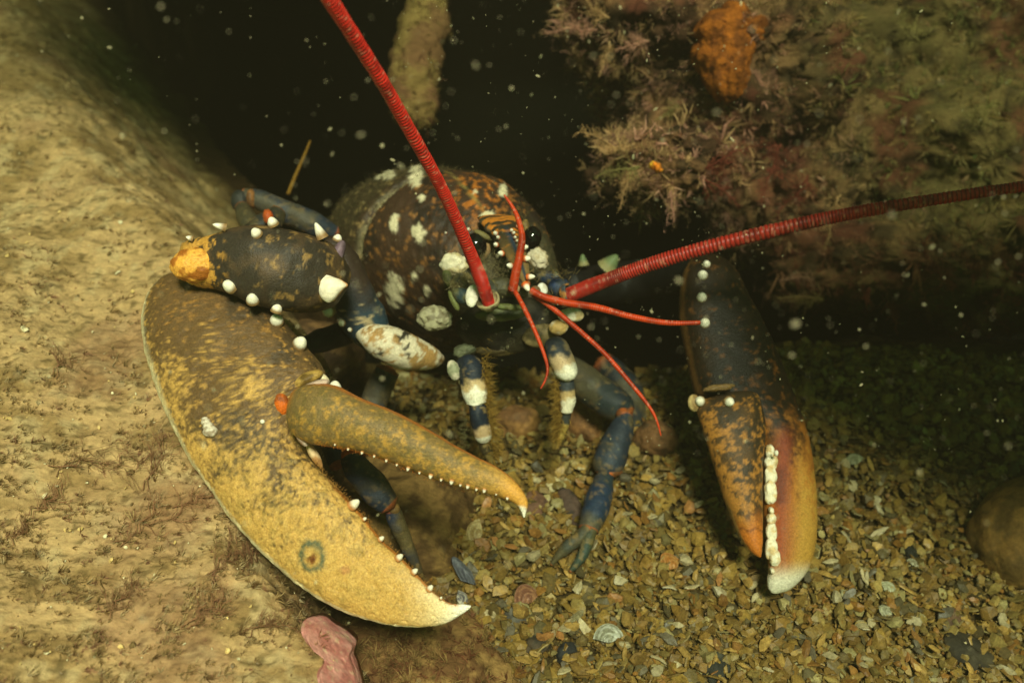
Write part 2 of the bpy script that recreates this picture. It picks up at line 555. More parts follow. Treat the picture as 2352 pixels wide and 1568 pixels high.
pxo, pyo, pdo = px_of(VO)
g1 = fbm(VO * 30, 3)
co = mixc(np.tile(S(116, 84, 56), (len(VO), 1)), np.tile(S(64, 44, 30), (len(VO), 1)), sm(0.4, 0.6, g1))
greenish = sm(1650, 2250, pxo + 0.4 * (300 - pyo))
co = mixc(co, np.tile(S(96, 86, 48), (len(VO), 1)), 0.75 * greenish)  # green of the ambient light worked into the rock colour
co = mixc(co, np.tile(S(92, 48, 36), (len(VO), 1)), .7 * sm(.52, .64, fbm(VO * 22 + 4, 3)))
co = mixc(co, np.tile(S(40, 34, 22), (len(VO), 1)), .7 * sm(.54, .64, fbm(VO * 75 + 11, 4)))
over = obj('overhanging_rock', VO, FO, M_rock, col=co)
tag(over, 'shaggy overhanging rock covered in seaweed turf above the shaded claw', 'rock')

# ---- frond templates (z is the stem)
def frond(seed, nodes=9, spread=0.42, fine=2):
    r = np.random.default_rng(seed)
    V, F, C = [], [], []

    def ribbon(a, b, w0, w1, c0, c1, s):
        n = len(V)
        V.extend([a - s * w0, a + s * w0, b + s * w1, b - s * w1]); F.extend([(n, n + 1, n + 2), (n, n + 2, n + 3)])
        C.extend([c0, c0, c1, c1])

    def needle(a, b, w, c0, c1, s):
        n = len(V)
        V.extend([a - s * w, a + s * w, b]); F.append((n, n + 1, n + 2)); C.extend([c0, c0, c1])
    bend = r.normal(0, 0.25, 2)
    pts = [np.array([bend[0] * t * t + 0.04 * r.normal(), bend[1] * t * t + 0.04 * r.normal(), t]) for t in np.linspace(0, 1, nodes)]
    for i in range(nodes - 1):
        s = nrm(r.normal(0, 1, 3))
        ribbon(pts[i], pts[i + 1], 0.020 * (1 - i / nodes) + 0.006, 0.020 * (1 - (i + 1) / nodes) + 0.006, 0.75, 0.85, s)
    for i in range(1, nodes):
        t = i / (nodes - 1)
        for k in range(3):
            an = r.uniform(0, 2 * math.pi)
            d = nrm(np.array([math.cos(an), math.sin(an), r.uniform(0.5, 1.3)]))
            ln = spread * (1.05 - 0.75 * t) * r.uniform(0.6, 1.2)
            e = pts[i] + d * ln
            needle(pts[i], e, 0.014, 0.85, 1.15, nrm(r.normal(0, 1, 3)))
            for j in range(fine):
                m = pts[i] + d * ln * r.uniform(0.3, 0.9)
                d2 = nrm(d + r.normal(0, 0.7, 3))
                needle(m, m + d2 * ln * 0.45, 0.010, 0.95, 1.3, nrm(r.normal(0, 1, 3)))
    return np.array(V), np.array(F), np.array(C)[:, None] * np.ones(3)


def tuft(seed, blades=14, curl=0.5, w=0.03):
    r = np.random.default_rng(seed)
    V, F, C = [], [], []
    for k in range(blades):
        an = r.uniform(0, 2 * math.pi); o = np.array([math.cos(an), math.sin(an), 0])
        tilt = r.uniform(0.1, 1.1)
        ln = r.uniform(0.5, 1.1)
        p0 = o * 0.05 * r.uniform(0, 3); d = nrm(o * tilt + np.array([0, 0, 1]) + r.normal(0, 0.2, 3))
        p1 = p0 + d * ln * 0.55; p2 = p1 + nrm(d + o * curl * r.uniform(-0.5, 1) + r.normal(0, 0.35, 3)) * ln * 0.5
        s = nrm(np.cross(d, r.normal(0, 1, 3)))
        n = len(V)
        V.extend([p0 - s * w, p0 + s * w, p1 - s * w * 0.8, p1 + s * w * 0.8, p2])
        F.extend([(n, n + 1, n + 3), (n, n + 3, n + 2), (n + 2, n + 3, n + 4)])
        C.extend([0.7, 0.7, 0.95, 0.95, 1.2])
    return np.array(V), np.array(F), np.array(C)[:, None] * np.ones(3)


FR = [frond(s, nodes=8, spread=.40, fine=2) for s in range(8)]
TU = [tuft(s + 50) for s in range(8)]
FRS = [frond(s + 20, nodes=6, spread=.48, fine=1) for s in range(8)]
TUS = [tuft(s + 70, blades=9, w=.035) for s in range(5)]


def unzip(T):
    return [t[0] for t in T], [t[1] for t in T], [t[2] for t in T]


def weed_cols(x, y, n, r):
    """Colour of the turf: brown-pink at the crevice, olive to yellow-green further out where ambient light is painted in, dull red low down."""
    brown = S(226, 182, 130); pink = S(228, 168, 144); olive = S(156, 134, 76); green = S(140, 140, 78); red = S(134, 66, 50)
    g = np.clip(sm(1640, 2200, x + 0.35 * (350 - y)) + r.normal(0, 0.22, n), 0, 1)
    c = np.where(r.random(n)[:, None] < 0.45, pink, brown)
    c = mixc(c, np.where(r.random(n)[:, None] < 0.5, olive, green), g)
    rd = np.clip(sm(470, 640, y) * sm(1700, 1850, x) * 0.85 + 0.45 * np.exp(-((x - 1800) / 110) ** 2 - ((y - 260) / 330) ** 2) + r.normal(0, 0.15, n), 0, 1)
    c = mixc(c, np.tile(red, (n, 1)), rd)
    return c * r.uniform(0.45, 1.25, n)[:, None]


# turf over the overhang: one uncountable carpet
tc = VO[FO].mean(1); tn = np.cross(VO[FO[:, 1]] - VO[FO[:, 0]], VO[FO[:, 2]] - VO[FO[:, 0]]); ta = np.linalg.norm(tn, axis=1); tn = tn / np.maximum(ta, 1e-12)[:, None]
tn = tn * np.sign(np.sum(tn * NO[FO[:, 0]], 1))[:, None]
tpx, tpy, tpd = px_of(tc)
wgt = ta * ((-(tn @ FW)) > -0.15) * (tpx > 1180) * (tpx < 2440) * (tpy > -90) * (tpy < 800) * (tpd < 1.04)
wgt = wgt * np.clip(fbm(tc * 48 + 7, 3) - 0.34, 0.03, None) * (1 + .6 * sm(2000, 1600, tpx))
N_T = 23000
sel = rng.choice(len(tc), N_T, p=wgt / wgt.sum())
bc = rng.dirichlet((1, 1, 1), N_T)
pos = np.einsum('nk,nkc->nc', bc, VO[FO[sel]]) + rng.normal(0, 0.001, (N_T, 3))
tnn = tn[sel]; spx, spy, _ = px_of(pos)
dirs = nrm(tnn + 0.85 * rng.normal(0, 1, (N_T, 3)) + np.array([-0.35, -0.1, -0.25]))
sc = np.clip(rng.lognormal(math.log(.0078), .45, N_T), .003, .020) * (1 + 0.8 * (fbm(pos * 40, 2) - 0.5))
cw_ = weed_cols(spx, spy, N_T, rng)
a, b, c = unzip(FRS + TUS)
k = rng.permutation(N_T)
V, F, C = scatter(a, b, c, pos[k], frames(dirs[k], rng.uniform(0, 6.28, N_T), sc[k]), cw_[k])
turf = obj('turf_seaweed', V, F, M_weed, col=C, smooth=False)
tag(turf, 'shaggy carpet of brown, pink and green seaweed turf on the overhang', 'seaweed', kind='stuff')


# single plumes that stand clear of the rock
def plume(x, y, d, dx, dy, dz, ln, color, label, nb=40, seed=0, width=0.36, group=None):
    r = np.random.default_rng(seed + 900)
    base = P(x, y, d); axis = nrm(VD(dx, dy, dz))
    V, F, C = [], [], []
    side = nrm(np.cross(axis, -FW)); oth = np.cross(axis, side)
    t = np.linspace(0, 1, 14)
    wob = np.cumsum(r.normal(0, 0.02, (14, 2)), 0)
    C0 = base + axis * (t * ln)[:, None] + side * (wob[:, :1] * ln) + oth * (wob[:, 1:] * ln) + np.array([0, 0, -1]) * (0.12 * ln * t ** 2)[:, None]
    root = empty('seaweed_plume', base)
    tag(root, label, 'seaweed', group)
    v, f, u, _ = tube(C0, 0.0005 * (1.15 - t) + 0.0002, 6)
    obj('stem', v, f, M_weed, root, col=np.tile(color * 0.8, (len(v), 1)))
    ps, zs, ss, cs = [], [], [], []
    for i in range(nb):
        q = (i + 0.6) / nb
        p = np.array([np.interp(q, t, C0[:, k]) for k in range(3)])
        an = r.uniform(0, 6.28)
        dd = nrm(axis * r.uniform(0.4, 1.1) + side * math.cos(an) + oth * math.sin(an))
        ps.append(p); zs.append(dd); ss.append(ln * width * (1.1 - 0.85 * q) * r.uniform(0.6, 1.2)); cs.append(color * r.uniform(0.7, 1.3))
    a, b, c = unzip(FR)
    V, F, C = scatter(a, b, c, np.array(ps), frames(np.array(zs), r.uniform(0, 6.28, nb), np.array(ss)), np.array(cs))
    obj('branches', V, F, M_weed, root, col=C, smooth=False)
    return root


BR = S(214, 170, 118); PK = S(222, 164, 138); RD = S(140, 70, 54); OL = S(156, 142, 86)
pl = [
    (1370, 70, .79, -1, -.12, .3, .040, PK, 'pinkish seaweed plume pointing out into the dark at the top of the overhang'),
    (1400, 40, .79, -.9, .5, .3, .034, BR, 'brown seaweed plume curling up at the upper edge of the overhang'),
    (1490, 95, .78, -.9, -.25, .5, .030, PK, 'pale pink feathery weed sprig below the topmost plumes'),
    (1400, 95, .79, -.3, -1, .3, .026, BR, 'short tan weed hanging straight down under the topmost plumes'),
    (1450, 335, .75, -1, .28, .4, .044, BR, 'long brown plume jutting furthest left from the small hanging lobe'),
    (1470, 380, .75, -1, -.15, .4, .036, OL, 'thin pale weed sprig under the longest brown plume'),
    (1450, 400, .75, -.35, -1, .3, .026, BR, 'tan weed tuft dangling below the hanging lobe'),
    (1540, 440, .75, -.1, -1, .4, .022, PK, 'rosy weed tuft at the lowest tip of the hanging lobe'),
    (1620, 410, .76, .55, -.4, .4, .032, RD, 'dark red weed spray at the right end of the hanging lobe'),
    (1620, 390, .76, 1, .45, .3, .042, RD, 'red weed strand stretching right from the hanging lobe'),
    (1760, 215, .82, -1, .35, .4, .032, OL, 'pale olive sprig left of the dark hollow in the overhang'),
    (1760, 225, .82, -.5, .7, .5, .030, PK, 'rosy bush of weed beside the orange sponge'),
    (1800, 330, .80, -.5, -1, .4, .050, RD, 'long dull red strand hanging in the middle of the overhang'),
    (1850, 400, .80, -.6, -.8, .4, .045, RD, 'red brown strand beside the hollow above the right antenna'),
    (1930, 450, .80, -.4, -1, .4, .040, BR, 'brown weed drooping onto the right antenna'),
    (1870, 640, .79, -1, .0, .4, .028, PK, 'rosy plume pointing left under the right antenna'),
    (1890, 690, .80, -1, .12, .3, .036, BR, 'thin weed spike lowest under the overhang'),
    (2040, 690, .80, .2, -1, .3, .024, RD, 'dark red weed tuft hanging over the right hole'),
    (2110, 100, .82, -.6, .5, .5, .040, OL, 'olive green bush of weed near the top right'),
    (2250, 300, .82, -.3, .4, .6, .040, OL, 'yellow green weed clump at the right side of the overhang'),
    (1560, 240, .84, -.7, -.5, .5, .026, OL, 'small olive sprigs under the orange sponge'),
]
for i, (x, y, d, dx, dy, dz, ln, cc, lb) in enumerate(pl):
    plume(x, y, d, dx, dy, dz, ln, cc, lb, seed=i, group='seaweed plumes on the overhang')

# sponges
def sponge(name, x, y, d, r1, r2, c1, c2, label, seed):
    Vs, Fs, off = [], [], 0
    r = np.random.default_rng(seed)
    for k in range(9):
        q = P(x + np.clip(r.normal(0, 0.3), -.5, .5) * r1, y + np.clip(r.normal(0, 0.3), -.5, .5) * r2, d + r.uniform(0, 0.01))
        s = d / SC
        V, F = blob(q, (r1 * s * r.uniform(.45, .8), r2 * s * r.uniform(.45, .8), r1 * s * 0.7), np.stack([RT, UP, -FW], 1), amp=0.25, freq=3, seed=seed + k * 3.1, nu=26, nv=36)
        Vs.append(V); Fs.append(F + off); off += len(V)
    V = np.concatenate(Vs); F = np.concatenate(Fs)
    col = mixc(np.tile(c1, (len(V), 1)), np.tile(c2, (len(V), 1)), sm(0.4, 0.65, fbm(V * 120, 3)))
    return tag(obj(name, V, F, M_sponge, col=col), label, 'sponge')


sponge('orange_sponge', 1665, 118, 0.806, 92, 92, S(156, 88, 28), S(112, 62, 24), 'rounded orange sponge on the overhanging rock', 3)
sponge('yellow_sponge', 1507, 385, 0.740, 13, 13, S(235, 190, 60), S(225, 130, 40), 'tiny yellow and orange sponge on the hanging weed lobe', 8)

# shaggy spur hanging at the top centre
t = np.linspace(0, 1, 60)
A = spline([(1000, -120, .93), (985, 0, .91), (970, 90, .90), (950, 180, .89), (955, 250, .885), (965, 290, .88)], 60)
C0 = P(A[:, 0], A[:, 1], A[:, 2])
V, F, u, th = tube(C0, spline([[.020], [.018], [.019], [.020], [.018], [.006]], 60)[:, 0], 40)
N = tri_normals(V, F)
V = V + N * (0.016 * (fbm(V * 70, 4) - 0.5))[:, None]
cc = mixc(np.tile(S(140, 116, 66), (len(V), 1)), np.tile(S(112, 76, 54), (len(V), 1)), sm(0.4, 0.6, fbm(V * 60, 3)) * 0.6 + 0.4 * u)
spur = obj('hanging_spur', V, F, M_rock, col=cc)
tag(spur, 'shaggy tan spur hanging down behind the left antenna', 'rock')
sel = rng.integers(0, len(V) - 2, 1100)
dirs = nrm(N[sel] + 0.6 * rng.normal(0, 1, (1100, 3)) + np.array([0, 0, -0.3]))
a, b, c = unzip(TU + FR[:4])
cs = np.where(rng.random((1100, 1)) < .6, S(150, 124, 70), S(128, 90, 62)) * rng.uniform(.7, 1.2, (1100, 1))
V2, F2, C2 = scatter(a, b, c, V[sel], frames(dirs, rng.uniform(0, 6.28, 1100), rng.uniform(.004, .010, 1100)), cs)
o = obj('turf', V2, F2, M_weed, spur, col=C2, smooth=False)
o['kind'] = 'stuff'
# ------------------------------------------------------------------ the lobster
lob = empty('lobster', P(1130, 700, 0.76) * np.array([1, 1, 0]))
tag(lob, 'dark mottled lobster with long red antennae peering out of its crevice', 'lobster')

WHITE = S(246, 238, 214); CREAM = S(238, 214, 166); OCHRE = S(206, 160, 84); BROWN = S(66, 52, 34); OLIVE = S(92, 82, 44)
ORNG = S(214, 116, 30); TEAL = S(52, 84, 72); BLUE = S(48, 56, 68); DKBLUE = S(32, 40, 52)


def spots(px, py, V, L, wob=0.9):
    """Mask of pale growths on the shell: (x, y, rx, ry) each with a ragged rim."""
    n = fbm(V * 210, 4, .6) - 0.5
    m = np.zeros(len(V))
    for (x, y, rx, ry) in L:
        r = np.sqrt(((px - x) / rx) ** 2 + ((py - y) / ry) ** 2) + wob * 2 * n
        m = np.maximum(m, sm(1.25, 0.75, r))
    return m


# ---- blunt white spine shared by many
def spine_mesh(name, tip, base, power=0.75, h=1.5, mat=M_white):
    nu, nv = 14, 16
    t = np.linspace(0, 1, nu); th = np.linspace(0, 2 * math.pi, nv, endpoint=False)
    r = np.sqrt(np.clip(1 - t ** (1 / power), 0, 1)) * (1 - 0.15 * t)
    V = np.stack([r[:, None] * np.cos(th), r[:, None] * np.sin(th), (t * h)[:, None] * np.ones(nv)], -1).reshape(-1, 3)
    F = grid_faces(nu, nv)
    k = np.repeat(sm(0.15, 0.6, t), nv)
    return_me = make_mesh(name, V, F, mixc(np.tile(base, (len(V), 1)), np.tile(tip, (len(V), 1)), k))
    return_me.materials.append(mat)
    return return_me


ME_bead = spine_mesh('white_spine', S(244, 234, 212), S(140, 108, 68), 0.55, 1.5)
ME_cone = spine_mesh('white_cone', S(244, 234, 212), S(150, 116, 74), 1.0, 2.2)
ME_green = spine_mesh('pale_spine', S(110, 124, 84), S(150, 140, 96), 1.1, 2.2)  # spine in shadow: dim green shade put into its colour
ME_tooth = spine_mesh('tooth', S(240, 228, 204), S(196, 130, 70), 0.6, 1.6)
ME_orange = spine_mesh('orange_spine', WHITE, S(206, 92, 24), 0.6, 2.0)


def snap(V, x, y):
    a, b, c = px_of(V)
    g = np.hypot(a - x, b - y)
    m = g < 12
    return float(c[m].min()) if m.any() else float(c[np.argmin(g)])


def spine(parent, me, x, y, d, r, dv, name='spine', sink=0.5, long=1.0, surf=None):
    if surf is not None: d = snap(surf, x, y)
    rr = r * d / SC
    z = nrm(VD(*dv))
    M3 = frame_z(z, random.uniform(0, 6)) * np.array([rr, rr, rr * long])
    return inst(name, me, P(x, y, d) - z * rr * sink, M3, parent)


# ---- large open claw: palm with fixed finger
sec = [  # Lx Ly Rx Ry dL dR front back
    (408, 626, 500, 618, .625, .625, 18, 20), (378, 640, 545, 640, .625, .622, 62, 50), (346, 682, 600, 684, .622, .615, 96, 70),
    (332, 738, 655, 742, .617, .607, 112, 80), (336, 800, 705, 796, .612, .600, 118, 84), (352, 858, 742, 848, .606, .595, 116, 84),
    (377, 930, 738, 882, .598, .590, 108, 80), (409, 1000, 697, 948, .591, .586, 98, 70), (452, 1075, 692, 1014, .585, .580, 88, 62),
    (503, 1150, 729, 1068, .579, .574, 80, 56), (560, 1222, 776, 1120, .574, .569, 72, 52), (625, 1290, 824, 1172, .569, .564, 64, 46),
    (700, 1352, 874, 1233, .564, .559, 56, 42), (785, 1401, 920, 1278, .559, .554, 48, 36), (872, 1430, 966, 1327, .554, .550, 40, 32),
    (950, 1440, 1004, 1364, .550, .547, 31, 26), (1016, 1433, 1036, 1384, .547, .545, 22, 19), (1056, 1413, 1063, 1386, .545, .544, 13, 12),
    (1078, 1397, 1081, 1391, .544, .544, 4, 4)]
sec = [tuple(r_[:6]) + (r_[6] * .78, r_[7] * .8) for r_ in sec]
V, F, u, w, q = lens(sec, 330, 150, 0.80)
N = tri_normals(V, F)
V = V + N * (0.0016 * (fbm(V * 45, 3) - 0.5) + 0.0007 * (fbm(V * 300, 3) - 0.5) - 0.0006 * sm(.66, .76, fbm(V * 520 + 40, 2)))[:, None]
px, py, pd = px_of(V)
a1 = fbm(V * 45, 4); a2 = fbm(V * np.array([430, 520, 430]) + 3, 4, 0.66); a3 = fbm(V * 620 + 8, 3); a4 = fbm(V * np.array([260, 500, 300]) + 20, 3)
tt = u + 0.45 * (a1 - 0.5) + 0.75 * (a2 - 0.5) + 0.20 * np.clip(-w, 0, 1) ** 2
col = np.tile(S(104, 78, 46), (len(V), 1))
col = mixc(col, np.tile(S(70, 56, 38), (len(V), 1)), 0.8 * sm(0.5, 0.62, fbm(V * 38 + 60, 3)))
col = mixc(col, np.tile(S(186, 132, 62), (len(V), 1)), 0.55 * sm(0.54, 0.76, a2))
col = mixc(col, np.tile(OCHRE, (len(V), 1)), sm(0.30, 0.62, tt))
col = mixc(col, np.tile(S(136, 114, 58), (len(V), 1)), 0.45 * sm(0.50, 0.68, fbm(V * 240 + 71, 4, .6)) * sm(0.4, 0.55, u) * sm(0.86, 0.7, u))
col = mixc(col, np.tile(S(222, 178, 100), (len(V), 1)), 0.6 * sm(0.50, 0.66, a3) * sm(0.35, 0.6, u))
col = mixc(col, np.tile(S(240, 214, 164), (len(V), 1)), sm(0.74, 0.90, u + 0.12 * (a1 - 0.5) + 0.04 * w))
col = mixc(col, np.tile(S(252, 244, 226), (len(V), 1)), sm(0.86, 0.97, u))
col = mixc(col, np.tile(S(240, 222, 176), (len(V), 1)), sm(-0.80, -0.95, w + 0.10 * (a3 - 0.5)) * sm(0.05, 0.15, u))
col = mixc(col, np.tile(S(190, 110, 40), (len(V), 1)), 0.8 * sm(0.955, 0.985, w) * sm(0.52, 0.58, u) * sm(0.95, 0.9, u))
rr = np.hypot((px - 717) / 29, (py - 1277) / 36) + 0.5 * (a3 - 0.5)
ring = np.exp(-((rr - 0.85) / 0.22) ** 2)
col = mixc(col, np.tile(TEAL, (len(V), 1)), 0.85 * ring * (q > 0))
rr = np.hypot((px - 716) / 11, (py - 1284) / 12) + 1.2 * (a3 - 0.5)
col = mixc(col, np.tile(S(110, 60, 20), (len(V), 1)), sm(1.1, 0.6, rr) * (q > 0))
rr = np.hypot((px - 793) / 14, (py - 1308) / 12) + 0.8 * (a3 - 0.5)
col = mixc(col, np.tile(S(190, 130, 80), (len(V), 1)), 0.7 * sm(1.1, 0.6, rr) * (q > 0))
VPALM = V
claw = obj('claw', V, F, M_shell, lob, col=col)
claw['label'] = 'large open ochre and brown claw resting on the silted slab'

# movable finger
sec = [
    (668, 905, 664, 975, .566, .566, 10, 10), (688, 888, 678, 998, .562, .562, 36, 30), (724, 880, 714, 1018, .558, .558, 52, 44), (772, 887, 762, 1027, .556, .556, 58, 50),
    (830, 915, 822, 1036, .554, .554, 58, 50), (900, 941, 888, 1056, .552, .552, 54, 46), (965, 974, 950, 1082, .550, .550, 50, 42), (1030, 1012, 1010, 1105, .548, .548, 44, 38),
    (1090, 1046, 1068, 1122, .546, .546, 38, 33), (1140, 1073, 1120, 1134, .544, .544, 32, 28), (1178, 1100, 1156, 1144, .543, .543, 26, 22), (1203, 1130, 1180, 1155, .542, .542, 19, 16),
    (1213, 1155, 1194, 1170, .541, .541, 12, 10), (1206, 1186, 1202, 1188, .541, .541, 3, 3)]
V, F, u, w, q = lens(sec, 220, 96, 0.95)
N = tri_normals(V, F)
V = V + N * (0.0012 * (fbm(V * 50, 3) - 0.5) + 0.0004 * (fbm(V * 300, 3) - 0.5))[:, None]
a1 = fbm(V * 60 + 5, 4); a2 = fbm(V * 420 + 13, 4, 0.66); a3 = fbm(V * 430 + 8, 3)
col = np.tile(S(126, 102, 60), (len(V), 1))
col = mixc(col, np.tile(S(180, 136, 62), (len(V), 1)), sm(0.46, 0.66, a2 + 0.22 * (u - 0.30) + 0.06 * w))
col = mixc(col, np.tile(S(200, 152, 76), (len(V), 1)), sm(0.5, 0.9, u + 0.35 * (a1 - 0.5)))
col = mixc(col, np.tile(S(108, 92, 50), (len(V), 1)), 0.6 * sm(0.50, 0.68, fbm(V * 360 + 33, 3)) * sm(0.76, 0.6, u))
col = mixc(col, np.tile(S(224, 160, 70), (len(V), 1)), sm(0.70, 0.80, u) * 0.8)
col = mixc(col, np.tile(S(250, 240, 218), (len(V), 1)), sm(0.90, 0.95, u + 0.04 * w))
col = mixc(col, np.tile(S(196, 96, 28), (len(V), 1)), 0.85 * sm(0.93, 0.985, w) * sm(0.12, 0.2, u) * sm(0.93, 0.86, u))
col = mixc(col, np.tile(S(196, 110, 40), (len(V), 1)), 0.7 * sm(-0.90, -0.99, w) * sm(0.1, 0.2, u) * sm(0.95, 0.86, u))
col = mixc(col, np.tile(S(226, 132, 36), (len(V), 1)), sm(0.10, 0.02, u) * sm(0.2, -0.5, w))
VFING = V
fing = obj('movable_finger', V, F, M_shell, claw, col=col)

# hinge: two condyles, membrane, orange knob
def lump(name, parent, x, y, d, rx, ry, rz, c1, c2, rot=0.0, amp=0.06, mat=M_shell, nf=160, seed=0, nu=24, nv=32):
    s = d / SC
    M3 = np.stack([RT, UP, -FW], 1) @ np.array([[math.cos(rot), -math.sin(rot), 0], [math.sin(rot), math.cos(rot), 0], [0, 0, 1]])
    V, F = blob(P(x, y, d), (rx * s, ry * s, rz * s), M3, amp=amp, freq=2.4, seed=seed + x * 0.37, nu=nu, nv=nv)
    n = fbm(V * nf + seed, 3)
    return obj(name, V, F, mat, parent, col=mixc(np.tile(c1, (len(V), 1)), np.tile(c2, (len(V), 1)), sm(0.42, 0.6, n)))


lump('hinge_knob', claw, 646, 926, snap(VPALM, 646, 926) + .002, 19, 27, 14, S(214, 104, 26), S(150, 74, 24), 0.25)
lump('hinge_ridge', claw, 704, 872, snap(VPALM, 704, 872) + .003, 42, 17, 24, S(110, 84, 38), S(176, 140, 70), 0.45)
lump('hinge_ridge', claw, 742, 868, snap(VPALM, 738, 868), 19, 9, 12, S(240, 220, 180), S(220, 180, 120), -0.75)
lump('joint_membrane', claw, 722, 886, .560, 36, 11, 18, S(206, 180, 160), S(180, 150, 130), 0.35, mat=M_white)
lump('joint_membrane', claw, 686, 985, .560, 14, 44, 20, S(214, 190, 170), S(170, 140, 120), 0.42, mat=M_white)
lump('joint_membrane', claw, 722, 1045, .568, 10, 34, 14, S(220, 186, 140), S(180, 130, 80), 0.55, mat=M_white)

# spines and teeth of the large claw
for x, y, r, dv in [(635, 734, 17, (.1, .5, .9)), (690, 787, 18, (.5, .6, .7)), (769, 890, 18, (.15, .9, .5))]:
    d = .572 if y > 850 else (.580 if y > 770 else .588)
    spine(claw, ME_bead, x, y, d, r, dv, surf=VPALM)
for x, y, r, dv in [(810, 1160, 13, (.75, .6, .35)), (836, 1192, 5, (.7, .5, .4)), (874, 1238, 7, (.7, .6, .4)), (915, 1281, 9, (.7, .65, .4)), (950, 1313, 8, (.75, .6, .4)), (986, 1352, 8, (.6, .75, .4)), (1012, 1374, 4, (.5, .8, .4))]:
    spine(claw, ME_tooth, x, y, .562, r * 1.0, dv, 'tooth', 0.4, 1.3, surf=VPALM)
for x, y, r in [(770, 1022, 3), (800, 1032, 3.5), (832, 1040, 4), (860, 1048, 3.5), (888, 1058, 4), (912, 1068, 3.5), (938, 1076, 5.5), (964, 1086, 3.5), (990, 1093, 6), (1014, 1102, 4), (1038, 1106, 6.5), (1058, 1114, 4), (1075, 1117, 5.5), (1095, 1124, 4), (1113, 1126, 5.5), (1140, 1136, 3), (1166, 1144, 4.5)]:
    spine(fing, ME_tooth, x, y - 3, .549, r * .95, (-.25, -.95, .3), 'tooth', 0.3, 1.25, surf=VFING)
# fringe of fine bumps and hairs along both biting edges
r = np.random.default_rng(5)


def fringe(parent, pts, d, n, ln, dv, color, seed, jit=5):
    r = np.random.default_rng(seed)
    A = spline(pts, 200)
    k = r.integers(0, 200, n)
    pos = P(A[k, 0] + r.normal(0, jit, n), A[k, 1] + r.normal(0, jit, n), np.full(n, d) + r.normal(0, 0.0012, n))
    dirs = nrm(VD(*dv)[None] + 0.6 * r.normal(0, 1, (n, 3)))
    tv = np.array([[-.12, 0, 0], [.12, 0, 0], [0, 0.03, 1.0]]); tf = np.array([[0, 1, 2]])
    V, F, C = scatter([tv], [tf], [np.ones((3, 3))], pos, frames(dirs, r.uniform(0, 6.28, n), r.uniform(.4, 1.1, n) * ln), color * r.uniform(.6, 1.3, (n, 1)))
    o = obj('bristles', V, F, M_hair, parent, col=C, smooth=False)
    o['kind'] = 'stuff'
    return o


fringe(claw, [(720, 1058), (776, 1120), (824, 1172), (874, 1233), (920, 1278), (966, 1327), (1015, 1372)], .562, 900, .0018, (.7, .6, .4), S(176, 128, 66), 1, 3)
fringe(fing, [(730, 1014), (822, 1036), (888, 1056), (950, 1082), (1010, 1105), (1068, 1122), (1156, 1144)], .549, 700, .0014, (-.2, -1, .4), S(190, 116, 44), 2, 3)
# small white snail and worm tube on the palm
snail = empty('snail', P(480, 980, .592 - 108 * .59 / SC * 0.5))
tag(snail, 'tiny white coiled snail sitting on the big ochre claw', 'snail')
for k, (x, y, rx) in enumerate([(483, 990, 17), (479, 980, 14), (473, 969, 11), (470, 963, 8)]):
    dd = snap(VPALM, x, y)
    V, F = blob(P(x, y, dd), tuple(np.array([rx, rx * .85, rx]) * dd / SC), np.stack([RT, UP, -FW], 1), amp=0.10, freq=2.5, seed=k * 2.0, nu=18, nv=24)
    obj('shell_whorl', V, F, M_white, snail, col=mixc(np.tile(S(226, 212, 190), (len(V), 1)), np.tile(S(170, 150, 126), (len(V), 1)), sm(.45, .6, fbm(V * 500, 3))))
lump('barnacle', claw, 603, 968, snap(VPALM, 603, 968), 5.5, 5.5, 6, WHITE, WHITE)

# ---- wrist of the large claw
sec = [
    (420, 560, 424, 630, .606, .606, 14, 14), (450, 545, 446, 642, .600, .600, 44, 40), (500, 533, 500, 652, .596, .596, 64, 55), (560, 524, 560, 672, .594, .594, 78, 64),
    (620, 523, 620, 696, .594, .594, 88, 68), (680, 532, 680, 704, .597, .597, 88, 68), (730, 548, 728, 704, .602, .602, 80, 62), (768, 572, 764, 694, .608, .608, 62, 52), (790, 605, 786, 672, .614, .614, 36, 34), (797, 630, 796, 648, .618, .618, 10, 10)]
sec = [(a_, b_ - 3, c_, d_ + (10 if 440 < a_ < 790 else 2), e_, f_, g_, h_) for (a_, b_, c_, d_, e_, f_, g_, h_) in sec]
V, F, u, w, q = lens(sec, 170, 110, 0.86)
N = tri_normals(V, F)
V = V + N * (0.0060 * (fbm(V * 38, 3) - 0.5) + 0.0005 * (fbm(V * 300, 3) - 0.5))[:, None]
px, py, pd = px_of(V)
a2 = fbm(V * 260 + 3, 4, .58); a3 = fbm(V * 420, 3)
col = mixc(np.tile(S(84, 66, 46), (len(V), 1)), np.tile(S(58, 50, 40), (len(V), 1)), sm(.42, .6, fbm(V * 60, 3)))
col = mixc(col, np.tile(S(160, 124, 70), (len(V), 1)), 0.75 * sm(.58, .70, a2) * sm(540, 620, px))
col = mixc(col, np.tile(S(206, 150, 66), (len(V), 1)), sm(.46, .58, a2 + 0.25 * sm(520, 440, px) - 0.12) * sm(535, 490, px))
VWR = V
wrist = obj('claw_wrist', V, F, M_shell, lob, col=col)
lump('orange_knob', wrist, 448, 608, .588, 56, 40, 34, S(240, 172, 72), S(170, 100, 34), 0.12, amp=.10, seed=4, nf=190, nu=60, nv=80)
for x, y, r, me, dv, ln in [(514, 522, 11, ME_cone, (-1, .25, .3), 1.3), (440, 548, 8, ME_cone, (-1, .3, .2), 1.0), (588, 535, 14, ME_bead, (-.35, .6, .8), 1), (626, 511, 14, ME_bead, (-.3, .8, .5), 1.0),
                            (738, 540, 15, ME_cone, (-.45, 1, .3), 1.2), (776, 546, 12, ME_bead, (.3, .8, .3), .8)]:
    spine(wrist, me, x, y, 0, r, dv, long=ln, surf=VWR)
